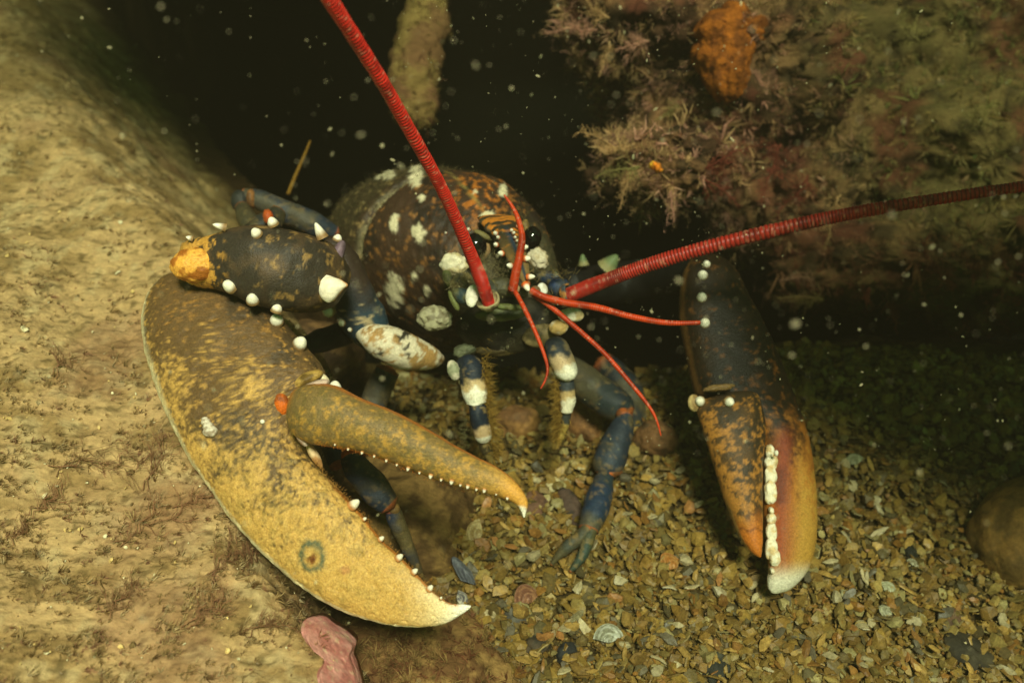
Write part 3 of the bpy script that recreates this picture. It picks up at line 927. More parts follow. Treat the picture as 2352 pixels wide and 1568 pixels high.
for x, y, r, dv in [(527, 656, 18, (-.5, .3, .8)), (580, 686, 16, (.1, .5, .8)), (636, 709, 14, (.3, .8, .3))]:
    spine(claw, ME_bead, x, y, min(snap(VWR, x, y), snap(VPALM, x, y)) + .002, r, dv)
dcn = snap(VWR, 755, 660) + .001
sec = [(744, 630, 758, 632, dcn, dcn, 4, 8), (736, 640, 782, 641, dcn, dcn, 13, 12), (731, 652, 799, 655, dcn, dcn, 19, 14), (730, 668, 788, 668, dcn, dcn, 21, 14), (737, 684, 774, 684, dcn, dcn, 16, 12), (750, 695, 760, 695, dcn, dcn, 4, 6)]
V, F, u, w, q = lens(sec, 50, 40, .9)
V = V + tri_normals(V, F) * (.0014 * (fbm(V * 140, 3) - .5))[:, None]
obj('white_condyle', V, F, M_white, wrist, col=mixc(np.tile(S(244, 230, 204), (len(V), 1)), np.tile(S(226, 160, 96), (len(V), 1)), sm(.86, 1.0, w)))
lump('joint_membrane', wrist, 772, 592, .600, 15, 44, 20, S(128, 104, 116), S(104, 84, 92), -0.42, mat=M_white)

# ---- arm of the large claw (two segments)
def limb(name, parent, pts, colf, nu=70, nv=36, mat=M_shell, amp=0.0024, flat=1.0):
    """pts rows: x y depth radius."""
    A = spline(pts, nu)
    C = P(A[:, 0], A[:, 1], A[:, 2]); r = np.clip(A[:, 3], 1.0, None) * A[:, 2] / SC
    V, F, u, th = tube(C, r * flat, nv, rb=r)
    N = tri_normals(V, F)
    V = V + N * (amp * (fbm(V * 90, 3) - 0.5))[:, None]
    px, py, pd = px_of(V)
    o = obj(name, V, F, mat, parent, col=colf(V, u, px, py))
    if name in ('walking_leg', 'leg_segment') and 'hairs' in globals():
        hairs(o if o.parent.name == lob.name else o.parent, V, N, 260, .0042, S(132, 108, 66), int(A[0, 0]), w=.035)
    return o


def c_arm(V, u, px, py):
    a = fbm(V * np.array([150, 150, 60]), 3)
    c = mixc(np.tile(S(62, 48, 38), (len(V), 1)), np.tile(S(48, 70, 84), (len(V), 1)), sm(.35, .8, u + .3 * (a - .5)))
    return mixc(c, np.tile(S(196, 172, 130), (len(V), 1)), 0.8 * sm(.60, .68, fbm(V * 240, 3)) * sm(.4, .6, u))


arm = limb('claw_arm', lob, [(760, 552, .655, 26), (786, 606, .655, 42), (808, 676, .66, 52), (838, 738, .668, 52), (866, 780, .675, 38)], c_arm)


def c_pale(V, u, px, py):
    a = fbm(V * 130, 3)
    c = np.tile(S(60, 54, 46), (len(V), 1))
    c = mixc(c, np.tile(S(170, 132, 80), (len(V), 1)), sm(.40, .5, a))
    a = fbm(V * 210 + 3, 4, .58)
    c = mixc(c, np.tile(S(196, 150, 90), (len(V), 1)), .7 * sm(.5, .6, fbm(V * 90, 2)))
    return mixc(c, np.tile(S(226, 210, 180), (len(V), 1)), sm(.46, .54, a + 0.10 * sm(.6, .1, u) - 0.04))


limb('claw_arm', lob, [(820, 760, .662, 10), (850, 772, .658, 30), (890, 790, .658, 42), (935, 808, .664, 42), (980, 820, .674, 30), (1014, 826, .686, 10)], c_pale, amp=.002)
for x, y, r in [(753, 716, 15), (784, 742, 9), (803, 757, 6)]:
    spine(arm, ME_bead, x, y, .64, r, (-.35, .0, .9))


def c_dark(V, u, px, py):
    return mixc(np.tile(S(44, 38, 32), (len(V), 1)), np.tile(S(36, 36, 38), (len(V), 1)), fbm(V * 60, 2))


limb('claw_arm', lob, [(690, 800, .66, 20), (730, 785, .668, 26), (790, 765, .68, 28), (850, 745, .69, 26)], c_dark)

# ---- body shell
# rows: dorsal point x, y, depth, half width, height above axis, depth below axis (metres)
fwd = nrm(VD(.45, -.27, .85)); upw = np.array([0, 0, 1.0])
dor = nrm(upw - fwd * (upw @ fwd)); lat = np.cross(fwd, dor)
st = [  # distance back from the rostrum root (m), half width, dorsal, ventral, lift
    (-0.034, .004, .004, .004, -.034), (-0.030, .016, .010, .014, -.030), (-0.022, .028, .016, .026, -.022), (-0.012, .036, .023, .034, -.012), (0.000, .0415, .0315, .040, -.004), (0.015, .0455, .0385, .045, 0), (0.035, .0485, .043, .049, .001),
    (0.058, .0500, .0445, .051, .001), (0.066, .0478, .0425, .050, 0), (0.074, .0500, .0445, .051, 0), (0.100, .0515, .045, .052, -.002), (0.130, .050, .043, .051, -.005), (0.155, .045, .037, .047, -.010), (0.165, .028, .02, .03, -.014)]
A = spline(st, 230)
grow = 1 + .17 * sm(.0, .05, A[:, 0])
A[:, 1] *= grow; A[:, 2] *= grow; A[:, 3] *= grow * (1 + .28 * sm(-.03, .02, A[:, 0]))
top0 = P(1117, 494, 0.705)
C = top0 - dor * 0.0315 - fwd * A[:, :1] + dor * A[:, 4:5] + lat * (.017 * sm(.0, .09, A[:, :1]))
nv = 170
th = np.linspace(0, 2 * math.pi, nv, endpoint=False)
hh = np.where(np.sin(th)[None] > 0, A[:, 2:3], A[:, 3:4])
V = C[:, None] + lat * (A[:, 1:2] * np.sign(np.cos(th)) * np.abs(np.cos(th)) ** .9)[..., None] + dor * (hh * np.sin(th))[..., None]
V = V.reshape(-1, 3)
F = grid_faces(230, nv)
V = np.concatenate([V, C[:1], C[-1:]])
m = 230 * nv; j = np.arange(nv); j2 = (j + 1) % nv
F = np.concatenate([F, np.stack([np.full(nv, m), j2, j], 1), np.stack([np.full(nv, m + 1), m - nv + j, m - nv + j2], 1)])
if ((V[F[:, 1]] - V[F[:, 0]]).any()):
    nn = tri_normals(V, F)
    if np.mean(np.sum(nn[:-2] * (V[:-2] - np.repeat(C, nv, 0)), 1)) < 0:
        F = F[:, ::-1].copy()
N = tri_normals(V, F)
u = np.concatenate([np.repeat(A[:, 0], nv), [-.034, .165]]); sth = np.concatenate([np.tile(np.sin(th), 230), [0, 0]])
V = V + N * (0.0034 * (fbm(V * 55, 3) - 0.5) + 0.0018 * (fbm(V * 300, 3) - 0.5) - .0034 * np.exp(-((u - .066) / .004) ** 2))[:, None]
px, py, pd = px_of(V)
a1 = fbm(V * 45, 3); a2 = fbm((V @ np.stack([fwd, dor, lat], 1)) * np.array([150, 330, 330]), 4, .6); a3 = fbm(V * 600, 2)
col = mixc(np.tile(S(70, 50, 36), (len(V), 1)), np.tile(S(46, 36, 28), (len(V), 1)), sm(.4, .6, a1))
col = mixc(col, np.tile(S(160, 108, 56), (len(V), 1)), 0.75 * sm(.60, .72, a2))
col = mixc(col, np.tile(S(200, 116, 40), (len(V), 1)), 0.8 * sm(.52, .60, a2) * np.exp(-((px - 1090) / 70) ** 2 - ((py - 445) / 60) ** 2))
col = mixc(col, np.tile(S(70, 60, 40), (len(V), 1)), 0.8 * sm(.066, .085, u))
col = mixc(col, np.tile(S(150, 128, 84), (len(V), 1)), 0.6 * sm(.058, .075, u) * sm(.60, .68, a2))
col = mixc(col, np.tile(S(176, 160, 118), (len(V), 1)), 0.8 * np.exp(-((u - .066) / .0035) ** 2) * sm(.42, .55, fbm(V * 130 + 4, 3)))
WS = [(962, 535, 13, 17), (906, 664, 17, 34), (1122, 494, 16, 9), (1012, 372, 15, 8), (890, 402, 14, 11), (956, 402, 13, 30), (868, 408, 6, 7), (951, 634, 9, 10), (906, 512, 10, 20), (1092, 440, 4, 4), (1155, 440, 9, 14), (980, 668, 6, 14), (815, 585, 6, 6), (968, 455, 6, 6)]
msk = spots(px, py, V, WS)
front = (-(N @ FW)) > 0
col = mixc(col, np.tile(S(232, 216, 178), (len(V), 1)), .92 * msk * front)
V = V + N * (0.0011 * msk * front)[:, None]
crest = np.exp(-(((V - top0) @ lat) / 0.0009) ** 2) * (sth > .6) * (u > -.002) * (u < .06)
col = mixc(col, np.tile(S(150, 126, 70), (len(V), 1)), 0.8 * crest)
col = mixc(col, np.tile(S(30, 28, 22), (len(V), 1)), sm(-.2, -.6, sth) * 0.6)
col = mixc(col, np.tile(S(70, 66, 46), (len(V), 1)), 0.8 * sm(0.004, -.010, u))
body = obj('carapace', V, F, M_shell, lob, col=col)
BV, BN, BU, BS_ = V, N, u, sth


def hairs(parent, V, N, n, ln, color, seed, w=.05, bias=(0, 0, -.2)):
    """Fine silt-laden hairs standing on a shell."""
    r = np.random.default_rng(seed)
    k = r.integers(0, len(V) - 2, n)
    tv = np.array([[-w, 0, 0], [w, 0, 0], [0, 0.15, 1.0]]); tf = np.array([[0, 1, 2]])
    D = nrm(N[k] + .6 * r.normal(0, 1, (n, 3)) + np.array(bias))
    v, f, c = scatter([tv], [tf], [np.array([[.7] * 3, [.7] * 3, [1.1] * 3])], V[k], frames(D, r.uniform(0, 6.28, n), r.uniform(.4, 1.2, n) * ln), color * r.uniform(.6, 1.25, (n, 1)))
    o = obj('bristles', v, f, M_hair, parent, col=c, smooth=False)
    o['kind'] = 'stuff'


hairs(body, V, N, 5200, .0030, S(112, 94, 64), 61)
rear = np.where((u > .055) & (sth > -.2))[0]
hairs(body, np.concatenate([V[rear], V[-2:]]), np.concatenate([N[rear], N[-2:]]), 3200, .0042, S(116, 102, 70), 62)

# rostrum with its spines
sec = [(1096, 500, 1188, 498, .698, .704, 10, 14), (1106, 514, 1194, 514, .690, .696, 17, 14), (1122, 532, 1196, 530, .681, .686, 20, 16), (1140, 556, 1202, 550, .671, .675, 20, 16), (1158, 584, 1208, 574, .660, .663, 18, 15),
       (1176, 612, 1214, 604, .649, .652, 15, 13), (1192, 638, 1217, 632, .640, .642, 11, 10), (1204, 656, 1218, 652, .634, .635, 7, 7), (1213, 670, 1216, 669, .632, .632, 2, 2)]
V, F, u, w, q = lens(sec, 120, 60, 1.0)
px, py, pd = px_of(V)
groove = np.exp(-((w) / 0.22) ** 2) * (q > 0)
V = V + np.outer(groove, FW) * 0.0016
a2 = fbm((V @ np.stack([lat, dor, fwd], 1)) * np.array([90, 200, 330]), 3)
col = mixc(np.tile(S(58, 52, 38), (len(V), 1)), np.tile(S(206, 126, 44), (len(V), 1)), sm(.48, .56, a2) * sm(.7, .3, u))
col = mixc(col, np.tile(S(176, 140, 84), (len(V), 1)), .5 * sm(.3, .6, u))
col = mixc(col, np.tile(S(40, 62, 82), (len(V), 1)), groove * sm(.2, .4, u))
col = mixc(col, np.tile(S(196, 80, 30), (len(V), 1)), sm(.82, .92, u))
VROS = V
ros = obj('rostrum', V, F, M_shell, lob, col=col)
for x, y, r, dv in [(1138, 536, 5.5, (-.3, .1, .9)), (1144, 545, 4.5, (-.3, .1, .9)), (1139, 562, 5.5, (-.4, .1, .9)), (1151, 582, 6.5, (-.5, 0, .9)), (1173, 611, 7, (-.5, .1, .8)), (1175, 529, 4, (.2, .1, .9)), (1180, 535, 4, (.2, .1, .9)),
                    (1190, 519, 4, (.3, .2, .8)), (1201, 553, 5, (.5, .1, .8)), (1205, 568, 6.5, (.7, .1, .7)), (1208, 594, 7, (.9, .05, .5)), (1215, 636, 7, (.9, .05, .5)), (1207, 655, 8, (.45, -.75, .5)), (1183, 545, 3.5, (.2, .1, .9)), (1187, 553, 3, (.2, .1, .9))]:
    d = float(np.interp(y, [500, 530, 580, 640, 670], [.685, .672, .660, .648, .644]))
    spine(ros, ME_orange, x, y, d, r * 1.15, dv, long=1.0 if y < 600 else 1.25, surf=VROS)
for x, y, r, dv in [(1076, 527, 4.5, (-.2, .3, .9)), (1040, 648, 5, (-.3, .1, .9)), (1128, 551, 3, (0, 0, 1)), (1024, 535, 3, (-.2, .3, .9))]:
    spine(body, ME_orange, x, y, .664 if y < 600 else .655, r, dv, surf=BV)

# eyes
for x, y, d, rx, ry, rot in [(1093, 563, .672, 25, 29, .35), (1222, 546, .690, 22, 27, -.2)]:
    eye = lump('eye', lob, x, y, d, rx, ry, 24, S(18, 14, 12), S(14, 11, 10), rot, amp=0.0, mat=M_eye)
    lump('eye_stalk', eye, x + (4 if x < 1150 else -6), y + 6, d + .006, rx + 4, ry + 3, 22, S(176, 140, 96), S(96, 84, 62), rot)
lump('eye_ridge', lob, 1108, 540, .672, 22, 8, 10, S(120, 108, 66), S(84, 72, 44), -.5)
lump('eye_ridge', lob, 1207, 520, .694, 9, 16, 10, S(170, 140, 76), S(110, 90, 52), .1)

# face: cheek plates, antenna bases, scales, mouth
lump('cheek_plate', lob, 1042, 606, .668, 30, 25, 16, S(226, 214, 184), S(196, 176, 130), .1, amp=.40, mat=M_white)
lump('cheek_plate', lob, 1236, 594, .678, 22, 26, 16, S(206, 192, 164), S(170, 146, 110), .5, amp=.34, mat=M_white)
lump('barnacle_patch', lob, 1000, 730, .676, 38, 29, 18, S(170, 162, 130), S(120, 110, 84), .1, amp=.40, mat=M_white, nf=420)
for x, y, d, rx, ry, rz, c1, c2, rot in [
    (1062, 650, .655, 28, 24, 22, S(66, 72, 70), S(120, 104, 66), .3), (1068, 682, .650, 34, 18, 20, S(50, 66, 70), S(96, 92, 60), -.5), (1112, 668, .652, 34, 28, 20, S(60, 60, 50), S(112, 100, 64), 0),
    (1150, 660, .655, 34, 24, 22, S(70, 66, 46), S(128, 116, 74), 0), (1190, 672, .655, 24, 14, 16, S(96, 86, 56), S(70, 66, 48), -.2), (1262, 640, .668, 30, 16, 18, S(44, 60, 84), S(110, 96, 66), -.3),
    (1284, 660, .664, 26, 22, 20, S(40, 58, 90), S(52, 60, 70), -.2), (1150, 720, .670, 60, 18, 20, S(96, 100, 60), S(70, 74, 46), .05), (1030, 640, .662, 12, 22, 12, S(104, 106, 62), S(84, 84, 50), .4)]:
    lump('antenna_base', lob, x, y, d, rx, ry, rz, c1, c2, rot, amp=.14, seed=x)
lump('white_scale', lob, 1084, 680, .640, 15, 26, 8, WHITE, S(230, 220, 200), -.1, mat=M_white, amp=.03)
lump('white_scale', lob, 1246, 664, .655, 12, 15, 8, S(230, 226, 214), S(200, 190, 170), .3, mat=M_white)
lump('olive_scale', lob, 1166, 705, .652, 40, 8, 10, S(104, 110, 62), S(90, 92, 50), -.06)
lump('olive_scale', lob, 1042, 690, .652, 8, 26, 10, S(112, 116, 66), S(90, 92, 50), .45)
lump('face_shield', lob, 1165, 745, .700, 120, 66, 40, S(34, 30, 24), S(52, 46, 32), .06, amp=.12)
lump('jaw_plate', lob, 1311, 724, .676, 30, 17, 14, S(236, 224, 198), S(206, 180, 130), .05, amp=.14, mat=M_white)
lump('jaw_plate', lob, 1283, 752, .680, 22, 18, 14, S(196, 160, 96), S(226, 210, 180), .2, amp=.14)
lump('jaw_plate', lob, 1240, 770, .69, 40, 26, 18, S(84, 72, 44), S(140, 120, 80), .2, amp=.14)
lump('jaw_plate', lob, 1066, 806, .69, 26, 15, 14, S(104, 106, 80), S(76, 78, 58), .2, amp=.34)
lump('jaw_plate', lob, 1150, 800, .70, 60, 18, 18, S(74, 62, 38), S(104, 88, 50), .1, amp=.2)
def cup(x, y, d, dv, R, c1, c2, wide=.28):
    """A ring-shaped socket from which an antenna grows."""
    ax = nrm(VD(*dv)); M3 = frame_z(ax); s_ = d / SC * R
    t_ = np.linspace(0, 1, 26); th = np.linspace(0, 2 * math.pi, 40, endpoint=False)
    prof = spline([(.25, -.25), (.72, -.55), (1.0, -.25), (1.06, .12), (.98, .26), (.84, .20), (.74, -.10), (.4, -.22)], 26) * s_
    V = np.stack([prof[:, :1] * np.cos(th), prof[:, :1] * np.sin(th), prof[:, 1:] * np.ones(40)], -1).reshape(-1, 3) @ M3.T + P(x, y, d)
    V = V + .0012 * (fbm(V * 200, 3) - .5)[:, None]
    return obj('antenna_socket', V, grid_faces(26, 40), M_shell, lob, col=mixc(np.tile(c1, (len(V), 1)), np.tile(c2, (len(V), 1)), sm(.42, .6, fbm(V * 220, 3))))


cup(1121, 690, .640, (-.2, .62, .75), 27, S(168, 152, 110), S(96, 88, 62))
cup(1304, 676, .653, (.85, .25, .45), 24, S(176, 120, 60), S(66, 72, 78))

# silt-like setae between the eyes and on the shell edge
def fuzz(parent, pts, n, ln, color, seed, dv=(0, .1, 1), w=.05):
    r = np.random.default_rng(seed)
    k = r.integers(0, len(pts), n)
    A = np.array(pts, float)[k]
    pos = P(A[:, 0] + r.normal(0, 1, n) * A[:, 3], A[:, 1] + r.normal(0, 1, n) * A[:, 4], A[:, 2] + r.normal(0, .0015, n))
    dirs = nrm(VD(*dv)[None] + 0.7 * r.normal(0, 1, (n, 3)))
    tv = np.array([[-w, 0, 0], [w, 0, 0], [0, 0.1, 1.0]]); tf = np.array([[0, 1, 2]])
    V, F, C = scatter([tv], [tf], [np.array([[.7] * 3, [.7] * 3, [1.1] * 3])], pos, frames(dirs, r.uniform(0, 6.28, n), r.uniform(.5, 1.1, n) * ln), color * r.uniform(.6, 1.3, (n, 1)))
    o = obj('bristles', V, F, M_hair, parent, col=C, smooth=False)
    o['kind'] = 'stuff'


fuzz(lob, [(1140, 632, .660, 18, 16), (1120, 602, .666, 12, 14), (1160, 655, .656, 16, 10), (1060, 645, .648, 14, 8)], 1300, .006, S(176, 160, 116), 3, w=.022)
fuzz(lob, [(1200, 500, .70, 10, 14), (1212, 620, .655, 8, 10), (1280, 630, .655, 20, 6), (1290, 690, .655, 20, 8)], 420, .006, S(136, 116, 74), 4)

# antennae and antennules
def whip(name, pts, label, n, rings, c1, c2, ridge=.16, nv=14, parent=lob):
    A = spline(pts, n)
    C = P(A[:, 0], A[:, 1], A[:, 2]); r = A[:, 3] * A[:, 2] / SC * (1 + .07 * (fbm(C * 150, 3) - .5) * 2) * .93
    V, F, u, th = tube(C, r, nv, ridge=ridge, nridge=rings)
    k = np.abs(np.sin(u * rings * math.pi)) ** .7
    g = fbm(V * 40, 2); a3 = fbm(V * 700, 2)
    col = mixc(np.tile(c2, (len(V), 1)), np.tile(c1, (len(V), 1)), sm(.15, .75, k + .5 * (g - .5)))
    col = mixc(col, np.tile(c2 * .6, (len(V), 1)), .55 * sm(.50, .66, fbm(V * 110 + 7, 3)))
    col = mixc(col, np.tile(S(190, 130, 104), (len(V), 1)), .6 * sm(.66, .78, a3))
    o = obj(name, V, F, M_red, parent, col=col)
    o['label'] = label
    return o


whip('antenna', [(1124, 700, .642, 14), (1106, 645, .628, 16.5), (1086, 595, .615, 15.5), (1052, 515, .592, 15), (1018, 440, .57, 15), (982, 372, .55, 15.3), (930, 280, .525, 16), (880, 192, .50, 17), (820, 96, .475, 18), (755, -5, .45, 19), (690, -105, .43, 18.5), (610, -230, .41, 16.5), (510, -390, .39, 13), (390, -560, .375, 8), (270, -720, .365, 2)],
     'thick red antenna rising up and to the left', 1470, 210, S(216, 46, 34), S(120, 20, 18))
whip('antenna', [(1302, 680, .652, 18.5), (1350, 660, .648, 18), (1400, 641, .644, 17.5), (1500, 605, .636, 17.2), (1650, 561, .625, 17), (1850, 512, .612, 16.5), (2000, 482, .603, 15.5), (2200, 450, .592, 14), (2380, 424, .583, 12.5), (2560, 402, .574, 11), (2800, 384, .566, 8.5), (3100, 380, .56, 5.5), (3400, 392, .555, 2)],
     'thick dark red antenna stretching right across the hole', 1540, 220, S(172, 44, 32), S(96, 24, 18))
for pts, lb in [
    ([(1178, 664, .640, 11), (1184, 630, .634, 10.5), (1193, 590, .628, 9.5), (1199, 545, .624, 8.5), (1190, 503, .624, 6.5), (1175, 472, .626, 4.5), (1158, 448, .628, 2)], 'short red antennule curving up over the rostrum'),
    ([(1182, 668, .640, 6), (1200, 700, .632, 6), (1222, 745, .625, 5.5), (1243, 795, .62, 5), (1257, 840, .617, 4), (1254, 868, .616, 3), (1242, 892, .616, 1.5)], 'thin red antennule hanging down with a curled tip'),
    ([(1222, 668, .640, 9), (1250, 682, .634, 9), (1300, 695, .628, 9), (1370, 706, .622, 8.6), (1450, 727, .618, 8), (1530, 741, .615, 7), (1608, 741, .614, 5.5)], 'orange red antennule reaching right to the other claw'),
    ([(1222, 674, .642, 7), (1262, 702, .636, 7), (1320, 750, .630, 6.5), (1385, 808, .625, 6), (1440, 870, .622, 5.5), (1490, 932, .62, 4.5), (1508, 965, .62, 3.2), (1518, 1000, .62, 1.5)], 'orange red antennule slanting down to the right')]:
    whip('antennule', pts, lb, 620, 95, S(206, 66, 22), S(150, 38, 14), .12, 12)
lump('antennule_base', lob, 1180, 664, .646, 15, 12, 12, S(150, 60, 36), S(180, 150, 110), .2)
lump('antennule_base', lob, 1228, 668, .647, 14, 12, 12, S(170, 80, 40), S(120, 90, 60), .2)

# ---- mouth legs
def band(c_list):
    """Colours along the limb: (u, colour) steps with ragged edges."""
    def f(V, u, px, py):
        n = .10 * (fbm(V * 200, 3) - .5) * 2
        c = np.tile(c_list[0][1], (len(V), 1))
        for (k, cc) in c_list[1:]:
            c = mixc(c, np.tile(cc, (len(V), 1)), sm(k - .04, k + .04, u + n))
        return mixc(c, np.tile(S(180, 150, 96), (len(V), 1)), .4 * sm(.6, .7, fbm(V * 260, 3)))
    return f


ml = limb('mouth_leg', lob, [(1058, 838, .668, 14), (1078, 838, .664, 26), (1086, 870, .662, 29), (1090, 905, .661, 29), (1093, 926, .661, 24)], band([(0, DKBLUE), (.55, S(206, 176, 130)), (.68, WHITE)]), nv=28)
limb('leg_segment', ml, [(1090, 924, .663, 18), (1098, 945, .663, 22), (1104, 975, .664, 22), (1110, 1000, .666, 20), (1112, 1012, .667, 12)], band([(0, DKBLUE), (.5, S(190, 160, 120)), (.7, S(232, 222, 200))]), nv=24)
limb('leg_segment', ml, [(1110, 1008, .669, 14), (1118, 1035, .672, 13), (1130, 1062, .676, 9), (1138, 1082, .68, 3)], band([(0, S(70, 60, 40)), (.4, S(130, 108, 60))]), nv=18)
lump('joint', ml, 1042, 850, .664, 15, 24, 14, S(220, 206, 180), S(150, 150, 120), .3)
mr = limb('mouth_leg', lob, [(1262, 786, .676, 14), (1278, 800, .672, 26), (1292, 830, .670, 28), (1302, 856, .670, 26), (1306, 870, .671, 16)], band([(0, S(52, 58, 66)), (.42, S(200, 170, 130)), (.6, WHITE)]), nv=28)
limb('leg_segment', mr, [(1298, 862, .674, 16), (1302, 890, .674, 19), (1302, 920, .675, 19), (1300, 945, .676, 14)], band([(0, S(56, 62, 66)), (.42, S(190, 160, 110)), (.6, S(232, 220, 194))]), nv=24)
limb('leg_segment', mr, [(1300, 940, .678, 12), (1298, 965, .68, 13), (1290, 995, .682, 9), (1280, 1018, .685, 3)], band([(0, S(60, 62, 60)), (.4, S(170, 140, 70))]), nv=18)
GOLD = S(178, 140, 66)
fuzz(ml, [(1112, 870, .660, 5, 28), (1115, 930, .665, 5, 24), (1122, 985, .668, 5, 24), (1132, 1035, .674, 5, 18)], 1300, .0085, GOLD, 11, (.9, -.3, .4), .03)
fuzz(ml, [(1050, 900, .665, 4, 20), (1070, 980, .667, 4, 24)], 160, .006, S(150, 140, 96), 12, (-.9, -.3, .3), .03)
fuzz(mr, [(1286, 900, .674, 5, 22), (1287, 950, .678, 5, 22), (1284, 985, .682, 5, 14)], 900, .008, GOLD, 13, (-.8, -.5, .4), .035)

# ---- walking legs
def c_leg(c1, c2):
    def f(V, u, px, py):
        c = mixc(np.tile(c1, (len(V), 1)), np.tile(c2, (len(V), 1)), sm(.35, .65, fbm(V * 90, 3)))
        c = c * .8
        c = mixc(c, np.tile(S(176, 140, 84), (len(V), 1)), .30 * sm(.58, .7, fbm(V * 300, 3)))
        c = mixc(c, np.tile(S(96, 84, 54), (len(V), 1)), .6 * sm(.45, .65, fbm(V * 55 + 9, 3)))
        return mixc(c, np.tile(S(176, 92, 40), (len(V), 1)), .7 * np.maximum(sm(.06, .0, u), sm(.95, 1.0, u)))
    return f


CB = c_leg(BLUE, S(58, 68, 82)); CBD = c_leg(S(42, 50, 60), S(52, 60, 62)); CDK = c_leg(S(42, 46, 50), S(56, 52, 42))
wl = limb('walking_leg', lob, [(796, 1052, .63, 18), (812, 1066, .628, 30), (840, 1098, .627, 35), (872, 1134, .627, 35), (896, 1158, .627, 26)], CB)
lump('joint', wl, 812, 1050, .628, 30, 20, 20, S(206, 90, 28), S(140, 66, 30), -.3)
lump('joint', wl, 905, 1168, .630, 14, 14, 14, S(160, 120, 66), S(110, 84, 50), 0)
limb('leg_segment', wl, [(902, 1168, .632, 17), (915, 1205, .634, 20), (938, 1258, .638, 16), (958, 1300, .642, 10), (976, 1335, .646, 3)], c_leg(S(46, 56, 76), S(96, 80, 50)))
limb('leg_segment', wl, [(752, 1000, .652, 20), (760, 1030, .648, 22), (776, 1068, .642, 20)], CBD)
wl = limb('walking_leg', lob, [(890, 850, .72, 28), (876, 880, .72, 30), (858, 925, .72, 30), (846, 965, .715, 26)], CB)
limb('leg_segment', wl, [(846, 965, .71, 24), (820, 1000, .70, 24), (790, 1020, .69, 20)], CBD)
wl = limb('walking_leg', lob, [(556, 452, .74, 18), (600, 462, .74, 24), (660, 488, .742, 27), (720, 514, .745, 27), (770, 540, .75, 22)], CB)
lump('joint', wl, 552, 462, .738, 22, 26, 18, S(50, 50, 46), S(36, 38, 38), .1)
lump('joint', wl, 578, 456, .737, 12, 22, 18, S(150, 100, 56), S(110, 76, 48), .1)
limb('leg_segment', wl, [(556, 478, .735, 18), (572, 510, .72, 22), (600, 540, .71, 22)], CDK)
wl = limb('walking_leg', lob, [(640, 486, .712, 20), (626, 506, .708, 26), (600, 524, .705, 28), (570, 540, .70, 22)], CDK)
lump('joint', wl, 616, 498, .690, 12, 18, 12, S(190, 84, 30), S(120, 70, 40), .2)

wl = limb('walking_leg', lob, [(1290, 830, .74, 28), (1330, 868, .735, 38), (1380, 906, .73, 41), (1425, 938, .725, 36), (1442, 952, .722, 20)], CBD)
lump('joint', wl, 1432, 950, .716, 18, 14, 16, S(190, 96, 40), S(120, 70, 40), .2)
limb('leg_segment', wl, [(1440, 950, .716, 16), (1428, 985, .712, 28), (1410, 1030, .708, 36), (1396, 1070, .705, 36), (1390, 1090, .704, 24)], CB)
lump('joint', wl, 1400, 1086, .702, 30, 11, 20, S(186, 96, 40), S(110, 70, 40), .15)
limb('leg_segment', wl, [(1392, 1090, .702, 20), (1380, 1130, .692, 28), (1364, 1180, .682, 29), (1352, 1218, .676, 24)], c_leg(S(44, 60, 84), S(50, 64, 70)))
limb('pincer', wl, [(1352, 1214, .674, 16), (1320, 1242, .671, 15), (1290, 1268, .670, 10), (1266, 1296, .670, 3)], c_leg(S(74, 76, 66), S(110, 90, 50)))
limb('pincer', wl, [(1358, 1216, .674, 15), (1350, 1245, .670, 15), (1338, 1275, .666, 11), (1310, 1312, .664, 3)], c_leg(S(64, 80, 70), S(84, 84, 50)))
wl = limb('walking_leg', lob, [(1380, 830, .79, 26), (1430, 880, .785, 34), (1455, 930, .78, 30), (1450, 1000, .765, 28), (1436, 1080, .75, 28), (1420, 1150, .74, 20), (1400, 1210, .732, 6)], CBD)

# ---- shaded claw
sec = [  # palm and fixed finger; depth grows to the wrist
    (1590, 590, 1650, 585, .705, .712, 14, 14), (1572, 620, 1690, 622, .702, .71, 40, 34), (1563, 680, 1722, 690, .698, .706, 56, 46), (1562, 740, 1752, 745, .693, .702, 64, 52), (1574, 805, 1778, 800, .688, .697, 68, 54),
    (1588, 870, 1804, 862, .682, .692, 68, 54), (1610, 915, 1826, 920, .677, .687, 66, 54), (1690, 950, 1846, 982, .672, .681, 58, 50), (1738, 1000, 1861, 1050, .667, .675, 52, 46), (1752, 1060, 1870, 1115, .662, .669, 48, 42), (1754, 1125, 1874, 1180, .656, .663, 45, 40),
    (1758, 1190, 1872, 1240, .651, .657, 42, 37), (1762, 1248, 1862, 1290, .646, .651, 37, 33), (1766, 1296, 1842, 1326, .642, .646, 30, 28), (1763, 1330, 1814, 1352, .639, .642, 22, 20), (1764, 1350, 1788, 1362, .638, .639, 10, 10), (1770, 1360, 1776, 1363, .638, .638, 3, 3)]
V, F, u, w, q = lens(sec, 240, 110, 0.95)
N = tri_normals(V, F)
V = V + N * (0.0018 * (fbm(V * 45, 3) - 0.5) + 0.0004 * (fbm(V * 300, 3) - 0.5))[:, None]
px, py, pd = px_of(V)
a1 = fbm(V * 50, 3); a2 = fbm(V * 300 + 3, 4, .6); a3 = fbm(V * 420, 2)
col = mixc(np.tile(S(56, 44, 30), (len(V), 1)), np.tile(S(38, 34, 24), (len(V), 1)), sm(.4, .6, a1))
col = mixc(col, np.tile(S(150, 100, 50), (len(V), 1)), .6 * sm(.63, .74, a2))
col = mixc(col, np.tile(S(186, 116, 46), (len(V), 1)), sm(.44, .62, u + .3 * (a1 - .5) + .3 * (a2 - .5) + .15 * w * (w > 0)))
